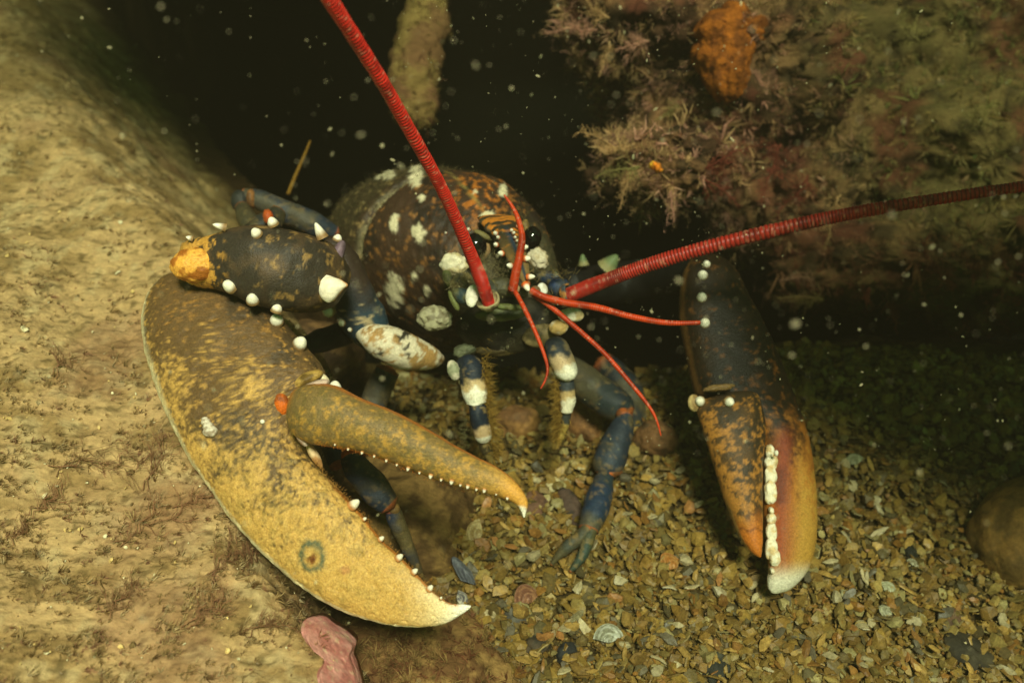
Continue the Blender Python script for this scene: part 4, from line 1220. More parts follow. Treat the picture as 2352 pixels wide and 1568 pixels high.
col = mixc(col, np.tile(S(200, 150, 66), (len(V), 1)), sm(.48, .66, u + .3 * (a2 - .5)) * sm(-.35, .25, w))
col = mixc(col, np.tile(S(158, 62, 12), (len(V), 1)), .85 * np.exp(-((px - 1796 + .05 * (py - 1100)) / 22) ** 2) * sm(960, 1020, py) * sm(1310, 1270, py) * (q > -.2))
col = mixc(col, np.tile(S(104, 38, 10), (len(V), 1)), .8 * np.exp(-((px - 1792) / 16) ** 2) * sm(1060, 1085, py) * sm(1165, 1150, py))
col = mixc(col, np.tile(S(140, 104, 60), (len(V), 1)), .8 * sm(-.9, -.97, w) * sm(.40, .35, u))
col = mixc(col, np.tile(S(236, 226, 200), (len(V), 1)), np.maximum(sm(.85, .94, u + .05 * (a1 - .5)), sm(1280, 1335, py + 25 * (a1 - .5))))
col = mixc(col * .80, col * np.array([.52, .46, .38]), sm(.52, .36, u))  # shade painted in: whole claw dimmed, palm darkest towards the wrist
VRC = V
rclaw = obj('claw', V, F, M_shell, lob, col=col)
rclaw['label'] = 'shaded nearly closed claw with white molar teeth, hanging over the gravel'
sec = [(1598, 925, 1690, 905, .668, .672, 12, 12), (1600, 945, 1738, 905, .664, .669, 36, 34), (1612, 985, 1755, 950, .660, .665, 46, 42), (1630, 1040, 1757, 1010, .656, .660, 46, 42), (1648, 1095, 1752, 1070, .651, .655, 43, 40), (1666, 1150, 1750, 1130, .647, .650, 39, 36),
       (1686, 1203, 1750, 1190, .643, .645, 33, 31), (1708, 1245, 1750, 1238, .640, .641, 25, 24), (1730, 1271, 1749, 1266, .638, .638, 15, 15), (1744, 1280, 1748, 1278, .637, .637, 4, 4)]
V, F, u, w, q = lens(sec, 150, 80, 0.95)
N = tri_normals(V, F)
V = V + N * (0.0014 * (fbm(V * 55, 3) - 0.5) + 0.0004 * (fbm(V * 300, 3) - 0.5))[:, None]
px, py, pd = px_of(V)
a1 = fbm(V * 60 + 9, 3); a2 = fbm(V * 320 + 5, 4, .6)
col = mixc(np.tile(S(92, 68, 40), (len(V), 1)), np.tile(S(66, 52, 34), (len(V), 1)), sm(.4, .6, a1))
col = mixc(col, np.tile(S(186, 126, 56), (len(V), 1)), sm(.46, .64, a2 + .30 * (u - .45) + .16 * sm(0, -1, w)))
col = mixc(col, np.tile(S(216, 124, 44), (len(V), 1)), sm(.60, .74, u + .15 * (a1 - .5)))
col = mixc(col, np.tile(S(110, 60, 30), (len(V), 1)), .7 * np.exp(-((py - 1216 + 4 * np.sin(px * .2)) / 3) ** 2))
col = mixc(col, np.tile(S(224, 180, 110), (len(V), 1)), .7 * sm(.9, .98, np.abs(w)) * sm(.5, .7, u))
col = col * .80  # finger dimmed too, shade carried in its colour
VRF = V
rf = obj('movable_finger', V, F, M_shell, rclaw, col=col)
def molar(x, y, rx, ry, seed):
    d = snap(VRC, x + 6, y) + .001
    V, F = ball(22, 28)
    V = np.sign(V) * np.abs(V) ** .8
    V = V * (1 + .45 * (fbm(V * 1.8 + seed, 3) - .5))[:, None] * np.array([rx, ry, 12]) * d / SC
    V = V @ np.stack([RT, UP, -FW], 1).T + P(x, y, d)
    obj('tooth', V, F, M_white, rclaw, col=mixc(np.tile(S(240, 228, 200), (len(V), 1)), np.tile(S(220, 190, 140), (len(V), 1)), sm(.45, .62, fbm(V * 260, 3))))


for i, (x, y, rx, ry) in enumerate([(1768, 1036, 10, 12), (1771, 1062, 16, 13), (1770, 1094, 14, 20), (1769, 1130, 14, 22), (1771, 1172, 6, 6), (1772, 1191, 11, 10), (1772, 1222, 13, 18), (1772, 1262, 14, 21), (1779, 1280, 13, 15), (1773, 1310, 5, 5)]):
    molar(x, y, rx, ry * 1.22, i * 4.3)
lump('tooth', rclaw, 1783, 1040, .645, 5, 7, 6, WHITE, S(226, 206, 168), 0, mat=M_white, nu=12, nv=14)
for x, y, r, d in [(1623, 606, 10, .672), (1614, 631, 13, .668), (1612, 682, 13, .662), (1619, 741, 13, .656)]:
    spine(rclaw, ME_bead, x, y, d, r, (-.15, .3, .9), surf=VRC)
spine(rf, ME_bead, 1676, 923, .648, 13, (.3, -.2, .9), surf=VRF)
spine(rf, ME_bead, 1607, 921, .655, 13, (-.4, .1, .9), surf=VRF)
lump('hinge_ridge', rclaw, 1650, 890, .655, 36, 8, 10, S(120, 92, 52), S(64, 52, 34), .12, amp=.3)
lump('hinge_ridge', rclaw, 1594, 925, .664, 15, 20, 12, S(206, 176, 120), S(150, 120, 76), .1)
# wrist and arm of the shaded claw, back in the dark
rarm = limb('claw_arm', lob, [(1300, 660, .80, 40), (1360, 655, .82, 46), (1430, 648, .83, 48), (1500, 640, .82, 48), (1570, 630, .79, 46), (1630, 630, .76, 40)], lambda V, u, px, py: c_dark(V, u, px, py) * .5)  # arm colour darkened to imitate deep shade
spine(rarm, ME_green, 1396, 612, .790, 25, (.5, .6, .35), 'spine', .2, .75)
spine(rarm, ME_green, 1340, 606, .800, 13, (-.1, .9, .2), 'spine', .2, .9)
# ------------------------------------------------------------------ shell gravel
def chip(seed, n=7, thick=0.14, dome=0.18):
    r = np.random.default_rng(seed)
    th = np.sort(np.linspace(0, 2 * math.pi, n, endpoint=False) + r.uniform(-.25, .25, n))
    el = r.uniform(.42, .92)
    ra = r.uniform(.7, 1.1, n)
    x = np.cos(th) * ra; y = np.sin(th) * ra * el
    bend = r.uniform(-.5, .5)
    z = bend * x ** 2
    top = np.stack([x * .92, y * .92, z + thick / 2], 1); bot = np.stack([x, y, z - thick / 2], 1)
    V = np.concatenate([top, bot, [[0, 0, thick / 2 + dome * r.uniform(.0, 1)]], [[0, 0, -thick / 2]]])
    j = np.arange(n); j2 = (j + 1) % n
    F = np.concatenate([np.stack([np.full(n, 2 * n), j, j2], 1),
                        np.stack([j, n + j, n + j2], 1), np.stack([j, n + j2, j2], 1)])
    C = np.concatenate([np.full(n, .95), np.full(n, .85), [1.1, .8]])[:, None] * np.ones(3)
    return V, F, C


CH = [chip(s + 300) for s in range(12)] + [chip(s + 340, n=6, thick=.5, dome=.4) for s in range(4)] + [chip(s + 360, n=8, thick=.12, dome=.1) for s in range(4)]
PAL = np.array([S(206, 160, 82), S(190, 146, 78), S(176, 128, 60), S(214, 178, 112), S(160, 118, 62), S(150, 124, 74), S(196, 128, 58), S(222, 200, 150), S(120, 98, 64), S(104, 96, 80), S(70, 60, 46), S(180, 160, 116)])
PW = np.array([.17, .15, .14, .12, .11, .09, .05, .05, .05, .03, .02, .02])
PAL = (PAL * .72 + PAL.mean(0) * .28) * np.array([.56, .58, .46])
NG = 29000
q = PZ(rng.uniform(880, 2480, NG), 1640 - rng.uniform(0, 1, NG) ** 1.15 * 900, 0.0)
gxs, gys = q[:, 0], q[:, 1]
keep = gys < 0.95
gxs, gys = gxs[keep], gys[keep]; NG = len(gxs)
sz = np.clip(rng.lognormal(math.log(.0025), .62, NG), .0009, .0068)
gz = bed_z(gxs, gys) + rng.uniform(-.004, .006, NG)
nrmz = nrm(np.stack([rng.normal(0, .6, NG), rng.normal(0, .6, NG), np.ones(NG)], 1))
gcol = PAL[rng.choice(len(PAL), NG, p=PW / PW.sum())] * rng.uniform(.65, 1.1, (NG, 1))
a, b, c = unzip(CH)
V, F, C = scatter(a, b, c, np.stack([gxs, gys, gz], 1), frames(nrmz, rng.uniform(0, 6.28, NG), sz), gcol)
grav = obj('shell_gravel', V, F, M_chip, col=C, smooth=False)
tag(grav, 'bed of crushed ochre shell gravel', 'gravel', kind='stuff')

# the larger pieces, one by one
CHM = []
for i, (v, f, cc) in enumerate(CH):
    me = make_mesh('shell_fragment', v, f, cc, smooth=False); me.materials.append(M_chipo); CHM.append(me)
kinds = [(S(214, 170, 92), 'ochre shell chip lying in the shell gravel', 'ochre shell chips in the gravel'), (S(226, 204, 156), 'cream shell chip lying in the shell gravel', 'cream shell chips in the gravel'),
         (S(176, 124, 60), 'brown shell chip lying in the shell gravel', 'brown shell chips in the gravel'), (S(122, 110, 88), 'grey shell chip lying in the shell gravel', 'grey shell chips in the gravel'),
         (S(196, 136, 76), 'orange shell chip lying in the shell gravel', 'orange shell chips in the gravel')]
r = np.random.default_rng(77)
CHIPS = []
for i in range(270):
    x = r.uniform(1040, 2350); y = 1565 - r.uniform(0, 1) ** 1.3 * 520
    if y < 1050 + .25 * (2300 - x) * 0.1: y += 60
    q = PZ(x, y, 0.0)
    kd = kinds[r.choice(5, p=[.36, .22, .22, .12, .08])]
    s = r.uniform(.0036, .0070)
    n = nrm(np.array([r.normal(0, .45), r.normal(0, .45), 1]))
    M3 = frame_z(n, r.uniform(0, 6.28)) * np.array([s, s * r.uniform(.6, 1), s * r.uniform(.5, 1)])
    pz = float(bed_z(np.array([q[0]]), np.array([q[1]]))[0])
    o = inst('shell_fragment', CHM[r.integers(0, len(CHM))], np.array([q[0], q[1], pz + .0065]), M3)
    cc = kd[0] * r.uniform(.42, .75)
    o.color = (*np.clip(cc, 0, 1), 1)
    o['category'] = 'shell'; o['group'] = kd[2]
    CHIPS.append((o, x, y, kd[1].split()[0]))


def valve(name, x, y, L, W, rot, col, col2, label, tilt=(0, -.25), lift=.006, cup=.35, cat='shell', flip=False, ribs=26):
    """A bivalve half: a shallow cupped fan with growth lines."""
    L, W, lift = L * .82, W * .82, lift * .7
    col, col2 = col * .75, col2 * .75
    nu, nv = 20, 28
    t = np.linspace(.03, 1, nu); th = np.linspace(-1.25, 1.25, nv)
    X = t[:, None] * np.sin(th) * W / 2 * 1.15
    Y = (t[:, None] * np.cos(th) - .45) * L
    Z = cup * L * (1 - (t[:, None] ** 2)) * np.cos(th) ** .3 + 0.012 * L * np.sin(t[:, None] * ribs)
    if flip: Z = -Z
    top = np.stack([X, Y, Z], -1).reshape(-1, 3); bot = top - np.array([0, 0, .05 * L])
    F = grid_faces(nu, nv, wrap=False); k = len(top)
    rim = np.concatenate([np.arange(nv), np.arange(1, nu) * nv + nv - 1, (nu - 1) * nv + np.arange(nv - 2, -1, -1), np.arange(nu - 2, 0, -1) * nv])
    r2 = np.roll(rim, -1)
    F = np.concatenate([F, F[:, ::-1] + k, np.stack([rim, r2, r2 + k], 1), np.stack([rim, r2 + k, rim + k], 1)])
    V = np.concatenate([top, bot])
    gb = fbm(np.stack([np.repeat(t, nv) * 7, np.tile(th, nu), np.zeros(nu * nv)], 1) * 1.5, 3)
    C = mixc(np.tile(col, (nu * nv, 1)), np.tile(col2, (nu * nv, 1)), sm(.42, .6, gb)); C = np.concatenate([C, C * .9])
    q = PZ(x, y, 0.0); pz = float(bed_z(np.array([q[0]]), np.array([q[1]]))[0])
    M3 = frame_z(nrm(np.array([tilt[0], tilt[1], 1.0])), 0) @ np.array([[math.cos(rot), -math.sin(rot), 0], [math.sin(rot), math.cos(rot), 0], [0, 0, 1]])
    V = V @ M3.T + np.array([q[0], q[1], pz + lift])
    return tag(obj(name, V, F, M_chip, col=C), label, cat)


valve('mussel_shell', 1066, 1335, .026, .0095, 0.1, S(120, 122, 128), S(92, 94, 104), 'slender blue grey mussel shell standing beside the ochre claw tip', (.5, -.6), .012, .3)
valve('clam_shell', 1395, 1472, .014, .020, .1, S(226, 224, 206), S(160, 156, 130), 'pale grey white clam shell half at the bottom centre of the gravel', (0, -.5), .009, .5)
valve('clam_shell', 1092, 1240, .013, .022, 3.0, S(214, 190, 136), S(176, 146, 90), 'ochre fan shell with a white rim between the claw fingertips', (.1, -.35), .008, .35)
valve('clam_shell', 1208, 1382, .016, .018, 1.9, S(180, 128, 92), S(140, 92, 70), 'pinkish brown broken shell in the gravel right of the claw tip', (.2, -.3), .008, .4)
valve('clam_shell', 2036, 1360, .010, .012, .6, S(206, 204, 172), S(170, 166, 130), 'small white shell below the right claw tip to its right', (0, -.3), .007, .3)
valve('clam_shell', 2030, 1412, .010, .009, 2.5, S(206, 200, 164), S(150, 146, 116), 'white shell shard with a dark notch near the lower right', (.2, -.3), .007, .3)
valve('clam_shell', 2096, 1296, .007, .010, 1.1, S(220, 214, 180), S(140, 130, 100), 'glossy little white shell beside a black stone on the right gravel', (.3, -.3), .007, .4)
valve('clam_shell', 1935, 1376, .008, .008, .4, S(190, 180, 140), S(150, 140, 100), 'squarish pale shard just right of the shaded claw tip', (.3, -.3), .007, .2)
valve('clam_shell', 1536, 1308, .016, .014, 2.2, S(206, 150, 84), S(186, 120, 56), 'rounded orange tan shell in the gravel left of the shaded claw', (.1, -.2), .007, .3)
valve('clam_shell', 1104, 1542, .022, .014, 2.9, S(206, 158, 92), S(190, 130, 66), 'long orange tan shell at the bottom edge of the gravel', (.1, -.3), .008, .3)
valve('clam_shell', 1060, 1260 + 130, .009, .012, .2, S(216, 206, 184), S(110, 104, 110), 'small white and purple shell touching the mussel shell', (.2, -.3), .01, .4)
valve('clam_shell', 1322, 1432, .018, .006, .8, S(180, 168, 130), S(150, 136, 96), 'thin pale shell sliver beside the pale clam half', (.3, -.3), .008, .3)
valve('clam_shell', 1960, 1060, .010, .016, 1.9, S(190, 186, 150), S(150, 146, 110), 'dim green shell in the shade right of the shaded claw', (.1, -.4), .01, .3)


def stone(x, y, rx, ry, rz, c1, c2, label, seed, name='stone', lift=.4, amp=.16, fl=None, nu=30, nv=40):
    if rx < .015: rx, ry, rz = rx * .78, ry * .78, rz * .7
    q = PZ(x, y, 0.0); pz = float(bed_z(np.array([q[0]]), np.array([q[1]]))[0])
    V, F = blob((q[0], q[1], pz + rz * lift), (rx, ry, rz), frame_z((.1, -.2, 1), seed), amp=amp, freq=1.7, seed=seed * 3.3, nu=nu, nv=nv, o=3)
    n = fbm(V * 110 + seed, 3)
    return tag(obj(name, V, F, M_stone, col=mixc(np.tile(c1, (len(V), 1)), np.tile(c2, (len(V), 1)), sm(.42, .6, n))), label, 'stone')


DK = S(50, 46, 38); GR = S(92, 90, 80)
stone(1238, 1478, .010, .013, .006, DK, S(80, 66, 50), 'dark brown flat stone in the gravel near the bottom centre', 1, amp=.3)
stone(1306, 1508, .010, .009, .006, S(44, 44, 44), S(70, 66, 60), 'blackish stone with a pale top edge beside the dark brown stone', 2, amp=.3)
stone(1186, 1425, .010, .009, .006, S(110, 104, 92), S(84, 80, 74), 'grey stone just right of the ochre claw tip', 3, amp=.25)
stone(2240, 1492, .017, .011, .007, S(52, 46, 34), S(70, 62, 46), 'large dark angular stone at the lower right', 4, amp=.3)
stone(2090, 1262, .006, .010, .006, S(30, 32, 28), S(44, 44, 36), 'black stone next to a glossy white shell', 5, amp=.3)
stone(1640, 1545, .013, .010, .007, S(50, 50, 44), S(70, 68, 58), 'dark grey stone at the bottom edge right of centre', 6, amp=.3)
stone(2190, 1410, .012, .009, .006, S(96, 70, 50), S(70, 52, 40), 'reddish brown stone above the large dark angular stone', 7, amp=.2)
stone(2400, 1225, .046, .040, .032, S(136, 100, 50), S(104, 78, 40), 'big rounded brown stone cut by the right edge', 8, amp=.10, nu=60, nv=80)
stone(1270, 1112, .008, .007, .006, S(214, 196, 150), S(186, 164, 116), 'round pale pebble behind the movable finger tip', 9, amp=.08)
stone(1336, 965, .020, .013, .013, S(150, 104, 60), S(116, 80, 48), 'brown cobble behind the banded mouth leg', 10, amp=.2)
stone(1190, 975, .016, .012, .012, S(166, 120, 70), S(120, 84, 52), 'tan brown cobble between the two mouth legs', 11, amp=.2)
stone(1225, 1165, .013, .011, .006, S(110, 78, 60), S(80, 60, 50), 'purplish brown flat stone behind the movable finger tip', 12, amp=.2)
stone(1318, 1180, .018, .007, .005, S(90, 70, 60), S(60, 52, 48), 'dark slate sliver between finger tip and blue leg', 13, amp=.2)
stone(1505, 1010, .016, .013, .012, S(120, 84, 52), S(80, 60, 40), 'dim brown cobble just behind the blue walking leg', 14, amp=.25)
stone(740, 850, .030, .030, .03, S(130, 96, 60), S(90, 66, 44), 'brown cobble glimpsed between wrist and palm', 15, amp=.25)

# each chip is told apart by its colour, its place beside a landmark and its rank outwards from it
MARKS = [(1066, 1335, 'the blue grey mussel shell'), (1395, 1472, 'the pale clam shell half'), (1092, 1240, 'the white-rimmed fan shell'), (1208, 1382, 'the pinkish brown broken shell'),
         (1238, 1478, 'the dark brown flat stone'), (1306, 1508, 'the blackish stone'), (1186, 1425, 'the grey stone'), (2240, 1492, 'the large dark angular stone'), (2090, 1262, 'the black stone'),
         (1640, 1545, 'the dark grey bottom stone'), (2190, 1410, 'the reddish brown stone'), (2300, 1225, 'the big rounded stone'), (1225, 1165, 'the purplish brown stone'), (1536, 1308, 'the orange tan shell'),
         (1104, 1542, 'the long orange tan shell'), (1780, 1350, 'the shaded claw tip'), (1205, 1185, 'the movable finger tip'), (1330, 1290, 'the blue leg pincer'), (1390, 1090, 'the blue leg joint'), (2035, 1385, 'the two white shells')]
WAYS = ['right of', 'above and right of', 'above', 'above and left of', 'left of', 'below and left of', 'below', 'below and right of']
RANK = ['nearest', 'second', 'third', 'fourth', 'fifth', 'sixth', 'seventh', 'eighth', 'ninth', 'tenth']
by = {}
for (o, x, y, c) in CHIPS:
    m = min(MARKS, key=lambda m: (m[0] - x) ** 2 + (m[1] - y) ** 2)
    w_ = WAYS[int(round(math.atan2(m[1] - y, x - m[0]) / (math.pi / 4))) % 8]
    by.setdefault((c, w_, m[2]), []).append((math.hypot(m[0] - x, m[1] - y), o))
for (c, w_, m), L in by.items():
    L.sort(key=lambda t: t[0])
    for i, (_, o) in enumerate(L):
        o['label'] = ('%s shell chip in the gravel %s %s' % (c, w_, m)) if len(L) == 1 else ('%s %s shell chip out, %s %s' % (RANK[min(i, 9)], c, w_, m))

# ------------------------------------------------------------------ life on the slab
def on_ledge(x, y):
    """Points of the slab seen at (x, y): walk the ray down to the surface."""
    x = np.asarray(x, float); y = np.asarray(y, float)
    d = np.full(x.shape, .40)
    done = np.zeros(x.shape, bool)
    for s in range(140):
        q = P(x, y, d)
        h = LZI(q[:, 0], q[:, 1])
        below = q[:, 2] <= h
        done |= below
        d = np.where(done, d, d + .006)
    q = P(x, y, d); q[:, 2] = LZI(q[:, 0], q[:, 1])
    return q, done


def LZI(x, y):
    i = np.clip(np.searchsorted(lx, x) - 1, 0, len(lx) - 2); j = np.clip(np.searchsorted(ly, y) - 1, 0, len(ly) - 2)
    fx = np.clip((x - lx[i]) / (lx[i + 1] - lx[i]), 0, 1); fy = np.clip((y - ly[j]) / (ly[j + 1] - ly[j]), 0, 1)
    z = LZ[i, j] * (1 - fx) * (1 - fy) + LZ[i + 1, j] * fx * (1 - fy) + LZ[i, j + 1] * (1 - fx) * fy + LZ[i + 1, j + 1] * fx * fy
    return np.where((x > lx[-1]) | (x < lx[0]), -9, z)


# ------------------------------------------------------------------ pink crust on the edge of the slab
outl = np.array([(700, 1424), (742, 1414), (770, 1432), (800, 1450), (819, 1470), (812, 1500), (824, 1535), (832, 1590), (800, 1640), (760, 1620), (738, 1580), (730, 1545), (742, 1510), (712, 1480), (694, 1450)], float)
k = len(outl)
tt_ = np.linspace(0, k, 120, endpoint=False); ii = np.floor(tt_).astype(int); ff = (tt_ - ii)[:, None]
p0, p1, p2, p3 = outl[(ii - 1) % k], outl[ii % k], outl[(ii + 1) % k], outl[(ii + 2) % k]
rim = .5 * (2 * p1 + (-p0 + p2) * ff + (2 * p0 - 5 * p1 + 4 * p2 - p3) * ff ** 2 + (-p0 + 3 * p1 - 3 * p2 + p3) * ff ** 3)
cen = np.array([768, 1530.0])
ts = np.linspace(0, 1, 26)
XY = cen + (rim - cen)[None] * ts[:, None, None]
x_, y_ = XY[..., 0].ravel(), XY[..., 1].ravel()
qh, okh = on_ledge(x_, y_)
dh = (qh - CAMP) @ FW
okh &= (qh[:, 2] > .04)
Am = np.stack([np.ones(okh.sum()), x_[okh] - 768, y_[okh] - 1530], 1)
cf = np.linalg.lstsq(Am, dh[okh], rcond=None)[0]
dd = cf[0] + cf[1] * (x_ - 768) + cf[2] * (y_ - 1530) - .009 + .006 * sm(.75, 1.0, np.repeat(ts, 120))
base = P(x_, y_, dd)
hgt = .0025 * (fbm(base * 140, 4) - .5) * 2
top = base - np.outer(hgt + .002, FW)
bot = base + FW * .006
Fg = grid_faces(26, 120)
kk = len(top); rr_ = 25 * 120 + np.arange(120); r2 = 25 * 120 + (np.arange(120) + 1) % 120
F = np.concatenate([Fg, Fg[:, ::-1] + kk, np.stack([rr_, r2, r2 + kk], 1), np.stack([rr_, r2 + kk, rr_ + kk], 1)])
V = np.concatenate([top, bot])
n = fbm(V * 170, 3)
C = mixc(np.tile(S(216, 152, 142), (len(V), 1)), np.tile(S(196, 124, 116), (len(V), 1)), sm(.4, .6, n))
C = mixc(C, np.tile(S(214, 186, 150), (len(V), 1)), .6 * sm(.64, .72, fbm(V * 300 + 3, 3)))
tag(obj('coralline_crust', V, F, M_crust, col=C), 'smooth pink crust of coralline seaweed on the edge of the silted slab', 'seaweed')

NT = 17000
tx = rng.uniform(-60, 900, NT); ty = rng.uniform(-20, 1600, NT)
q, ok = on_ledge(tx, ty)
ok &= (q[:, 2] > .02)
cl_ = fbm(q * np.array([50, 90, 50]) + 3, 3)
ok &= rng.random(NT) < np.clip((cl_ - .40 - .08 * sm(1000, 500, ty)) * 4.0, .04, 1)
q = q[ok]; NT = len(q)
dirs = nrm(np.stack([rng.normal(.75, .45, NT), rng.normal(.1, .35, NT), rng.uniform(.1, .8, NT)], 1))
base = np.array([S(192, 162, 112), S(176, 144, 96), S(130, 98, 62), S(172, 126, 96), S(208, 182, 136)])
cc = base[rng.choice(5, NT, p=[.34, .30, .06, .10, .20])] * rng.uniform(.8, 1.15, (NT, 1))
TS = [tuft(s + 80, blades=9, curl=.8, w=.045) for s in range(6)]
a, b, c = unzip(TS)
V, F, C = scatter(a, b, c, q, frames(dirs, rng.uniform(0, 6.28, NT), np.clip(rng.lognormal(math.log(.0030), .40, NT), .0014, .009)), cc)
o = obj('silt_turf', V, F, M_weed, col=C, smooth=False)
tag(o, 'short silty tan turf growing over the rock slab', 'seaweed', kind='stuff')

# pale grit on the slab
NGR = 420
q, ok = on_ledge(rng.uniform(0, 800, NGR), rng.uniform(0, 1560, NGR))
q = q[ok]; n = len(q); q[:, 2] += .001
a, b, c = unzip(CH)
V, F, C = scatter(a, b, c, q, frames(nrm(np.stack([rng.normal(0, .5, n), rng.normal(0, .5, n), np.ones(n)], 1)), rng.uniform(0, 6.28, n), np.clip(rng.lognormal(math.log(.0008), .5, n), .0004, .0026)), np.array([S(236, 220, 176), S(226, 190, 120), S(120, 96, 60)])[rng.integers(0, 3, n)])
o = obj('shell_grit', V, F, M_chip, col=C, smooth=False)
tag(o, 'pale shell grit sprinkled over the silted slab', 'grit', kind='stuff')

# weed on the stone at the foot
sel = rng.integers(0, len(VFOOT), 1800)
sel = sel[VFOOT[sel, 2] > np.median(VFOOT[:, 2]) - .01]
dirs = nrm(rng.normal(0, 1, (len(sel), 3)) + np.array([0, -.5, 1.2]))
a, b, c = unzip(TU + FR[:3])
cs = np.where(rng.random((len(sel), 1)) < .35, S(150, 98, 68), S(180, 146, 92)) * rng.uniform(.6, 1.2, (len(sel), 1))
V, F, C = scatter(a, b, c, VFOOT[sel], frames(dirs, rng.uniform(0, 6.28, len(sel)), rng.uniform(.003, .010, len(sel))), cs)
o = obj('turf', V, F, M_weed, foot, col=C, smooth=False)
o['kind'] = 'stuff'


def filament(x, y, ang, ln, color, label, seed, d0=None):
    """A sparse, thread-thin red seaweed lying on the silt."""
    r = np.random.default_rng(seed)
    Vs, Fs, Cs, off = [], [], [], [0]

    def branch(x, y, ang, ln, w, lev, lift):
        n = 12
        a = ang + np.cumsum(r.normal(0, .12, n))
        xs = x + np.concatenate([[0], np.cumsum(np.cos(a[:-1]) * ln / n)]); ys = y - np.concatenate([[0], np.cumsum(np.sin(a[:-1]) * ln / n)])
        q, ok = on_ledge(xs, ys)
        if not ok.all() or (q[:, 2] < .03).any(): return
        q[:, 2] += lift + np.linspace(0, .006, n) * r.uniform(.3, 1)
        v, f, u, _ = tube(q, np.linspace(w, w * .35, n), 4)
        Vs.append(v); Fs.append(f + off[0]); Cs.append(np.tile(color * r.uniform(.75, 1.2), (len(v), 1))); off[0] += len(v)
        if lev > 0:
            for k in range(7 if lev == 2 else 4):
                i = r.integers(2, n - 1)
                branch(xs[i], ys[i], a[i] + r.choice([-1, 1]) * r.uniform(.3, .8), ln * r.uniform(.3, .55), w * .7, lev - 1, lift + .001)
    branch(x, y, ang, ln, .00030, 2, .0015)
    branch(x + 12, y + 10, ang + .35, ln * .8, .00026, 2, .0015)
    if Vs:
        return tag(obj('thread_weed', np.concatenate(Vs), np.concatenate(Fs), M_weed, col=np.concatenate(Cs)), label, 'seaweed', 'thread weeds on the slab')


RW = S(168, 122, 88)
for i, (x, y, an, ln, lb) in enumerate([
    (270, 1260, .75, 190, 'large sprawling thread weed below the middle of the ochre claw'), (330, 1130, 1.0, 150, 'thread weed touching the ochre claw edge at its middle'), (120, 1090, .15, 230, 'brownish thread weed mat left on the slab'),
    (400, 1180, .35, 130, 'thread weed reaching under the claw edge'), (480, 1330, .5, 120, 'thread weed at the slab rim near the pink crust'), (560, 1320, .9, 70, 'small thread weed on the slab rim below the claw'),
    (60, 1190, .3, 130, 'thread weed at the far left of the slab'), (120, 870, .9, 90, 'short red thread weed on the upper left slab'), (20, 1250, .2, 60, 'red thread weed cut by the left edge'), (420, 1450, .4, 120, 'thread weed low on the slab left of the pink crust'),
    (240, 1420, .6, 110, 'thread weed at the bottom of the slab'), (560, 1460, .3, 110, 'thread weed directly left of the pink crust')]):
    filament(x, y, an, ln, RW * (1 if i % 3 else 1.25), lb, 40 + i)

# a dry stalk standing behind the wrist
A = spline([(662, 445, .80), (680, 400, .81), (700, 355, .82), (712, 325, .83)], 24)
V, F, u, _ = tube(P(A[:, 0], A[:, 1], A[:, 2]), np.linspace(.0016, .0010, 24), 8)
tag(obj('weed_stalk', V, F, M_weed, col=np.tile(S(150, 110, 44), (len(V), 1))), 'thin ochre weed stalk standing behind the claw wrist', 'seaweed')

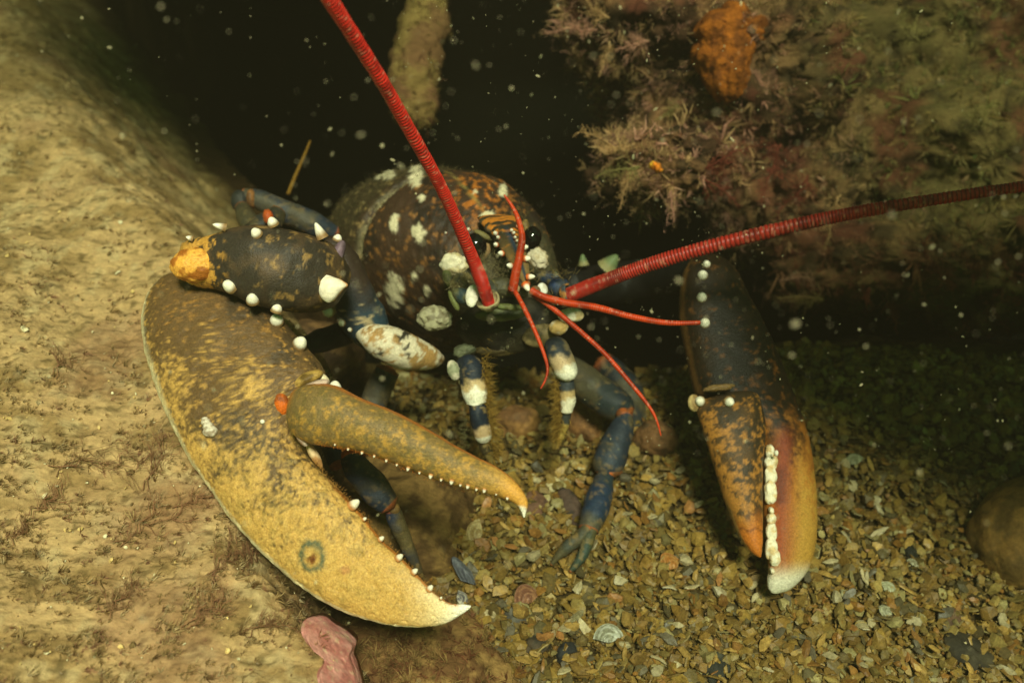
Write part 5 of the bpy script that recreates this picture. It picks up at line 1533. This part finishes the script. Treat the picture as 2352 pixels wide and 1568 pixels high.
# ------------------------------------------------------------------ drifting specks in the water
ico = np.array([[0, 0, 1], [.89, 0, .45], [.28, .85, .45], [-.72, .53, .45], [-.72, -.53, .45], [.28, -.85, .45], [.72, .53, -.45], [-.28, .85, -.45], [-.89, 0, -.45], [-.28, -.85, -.45], [.72, -.53, -.45], [0, 0, -1]])
icf = np.array([[0, 1, 2], [0, 2, 3], [0, 3, 4], [0, 4, 5], [0, 5, 1], [1, 6, 2], [2, 7, 3], [3, 8, 4], [4, 9, 5], [5, 10, 1], [6, 7, 2], [7, 8, 3], [8, 9, 4], [9, 10, 5], [10, 6, 1], [11, 7, 6], [11, 8, 7], [11, 9, 8], [11, 10, 9], [11, 6, 10]])
NSP = 4200
sx = rng.uniform(-50, 2400, NSP); sy = rng.uniform(-40, 1600, NSP); sd = rng.uniform(.30, .95, NSP)
pos = P(sx, sy, sd)
ok = (pos[:, 2] > .06) & ~((sx < 900) & (sd > .50)) & (rng.random(NSP) < np.where(sy > 1050, .35, 1.0))
pos = pos[ok]; sd = sd[ok]; n = len(pos)
ss = np.clip(rng.lognormal(math.log(.00028), .62, n), .00012, .0013)
ax = np.stack([ss * rng.uniform(.5, 1, n), ss * rng.uniform(.5, 1, n), ss * rng.uniform(.8, 1.7, n)], 1)
V, F, C = scatter([ico], [icf], [np.ones((12, 3))], pos, frames(rng.normal(0, 1, (n, 3)), rng.uniform(0, 6.28, n), ax), np.tile(S(226, 214, 168), (n, 1)) * rng.uniform(.6, 1.1, (n, 1)))
o = obj('drifting_specks', V, F, M_speck, col=C)
tag(o, 'pale specks drifting in the murky water', 'particles', kind='stuff')

# ------------------------------------------------------------------ the water itself
hx0, hx1, hy0, hy1, hz0, hz1 = -1.95, 2.2, -1.1, 3.1, -1.4, 1.20
V = np.array([[x, y, z] for x in (hx0, hx1) for y in (hy0, hy1) for z in (hz0, hz1)])
F = np.array([[0, 1, 3, 2], [4, 6, 7, 5], [0, 4, 5, 1], [2, 3, 7, 6], [0, 2, 6, 4], [1, 5, 7, 3]])
M_water = bpy.data.materials.new('murky_water')
M_water.use_nodes = True
t = M_water.node_tree; t.nodes.clear()
out = t.nodes.new('ShaderNodeOutputMaterial')
pv = t.nodes.new('ShaderNodeVolumePrincipled')
pv.inputs['Density'].default_value = WATER_DENSITY
pv.inputs['Color'].default_value = (0.026, 0.0215, 0.0135, 1)
pv.inputs['Absorption Color'].default_value = (0.29, 0.385, 0.26, 1)
pv.inputs['Anisotropy'].default_value = 0.2
t.links.new(pv.outputs[0], out.inputs['Volume'])
water = obj('haze', V, F, M_water, smooth=False)
water['kind'] = 'stuff'
water['label'] = 'murky green sea water filling the whole scene'
water['category'] = 'water'
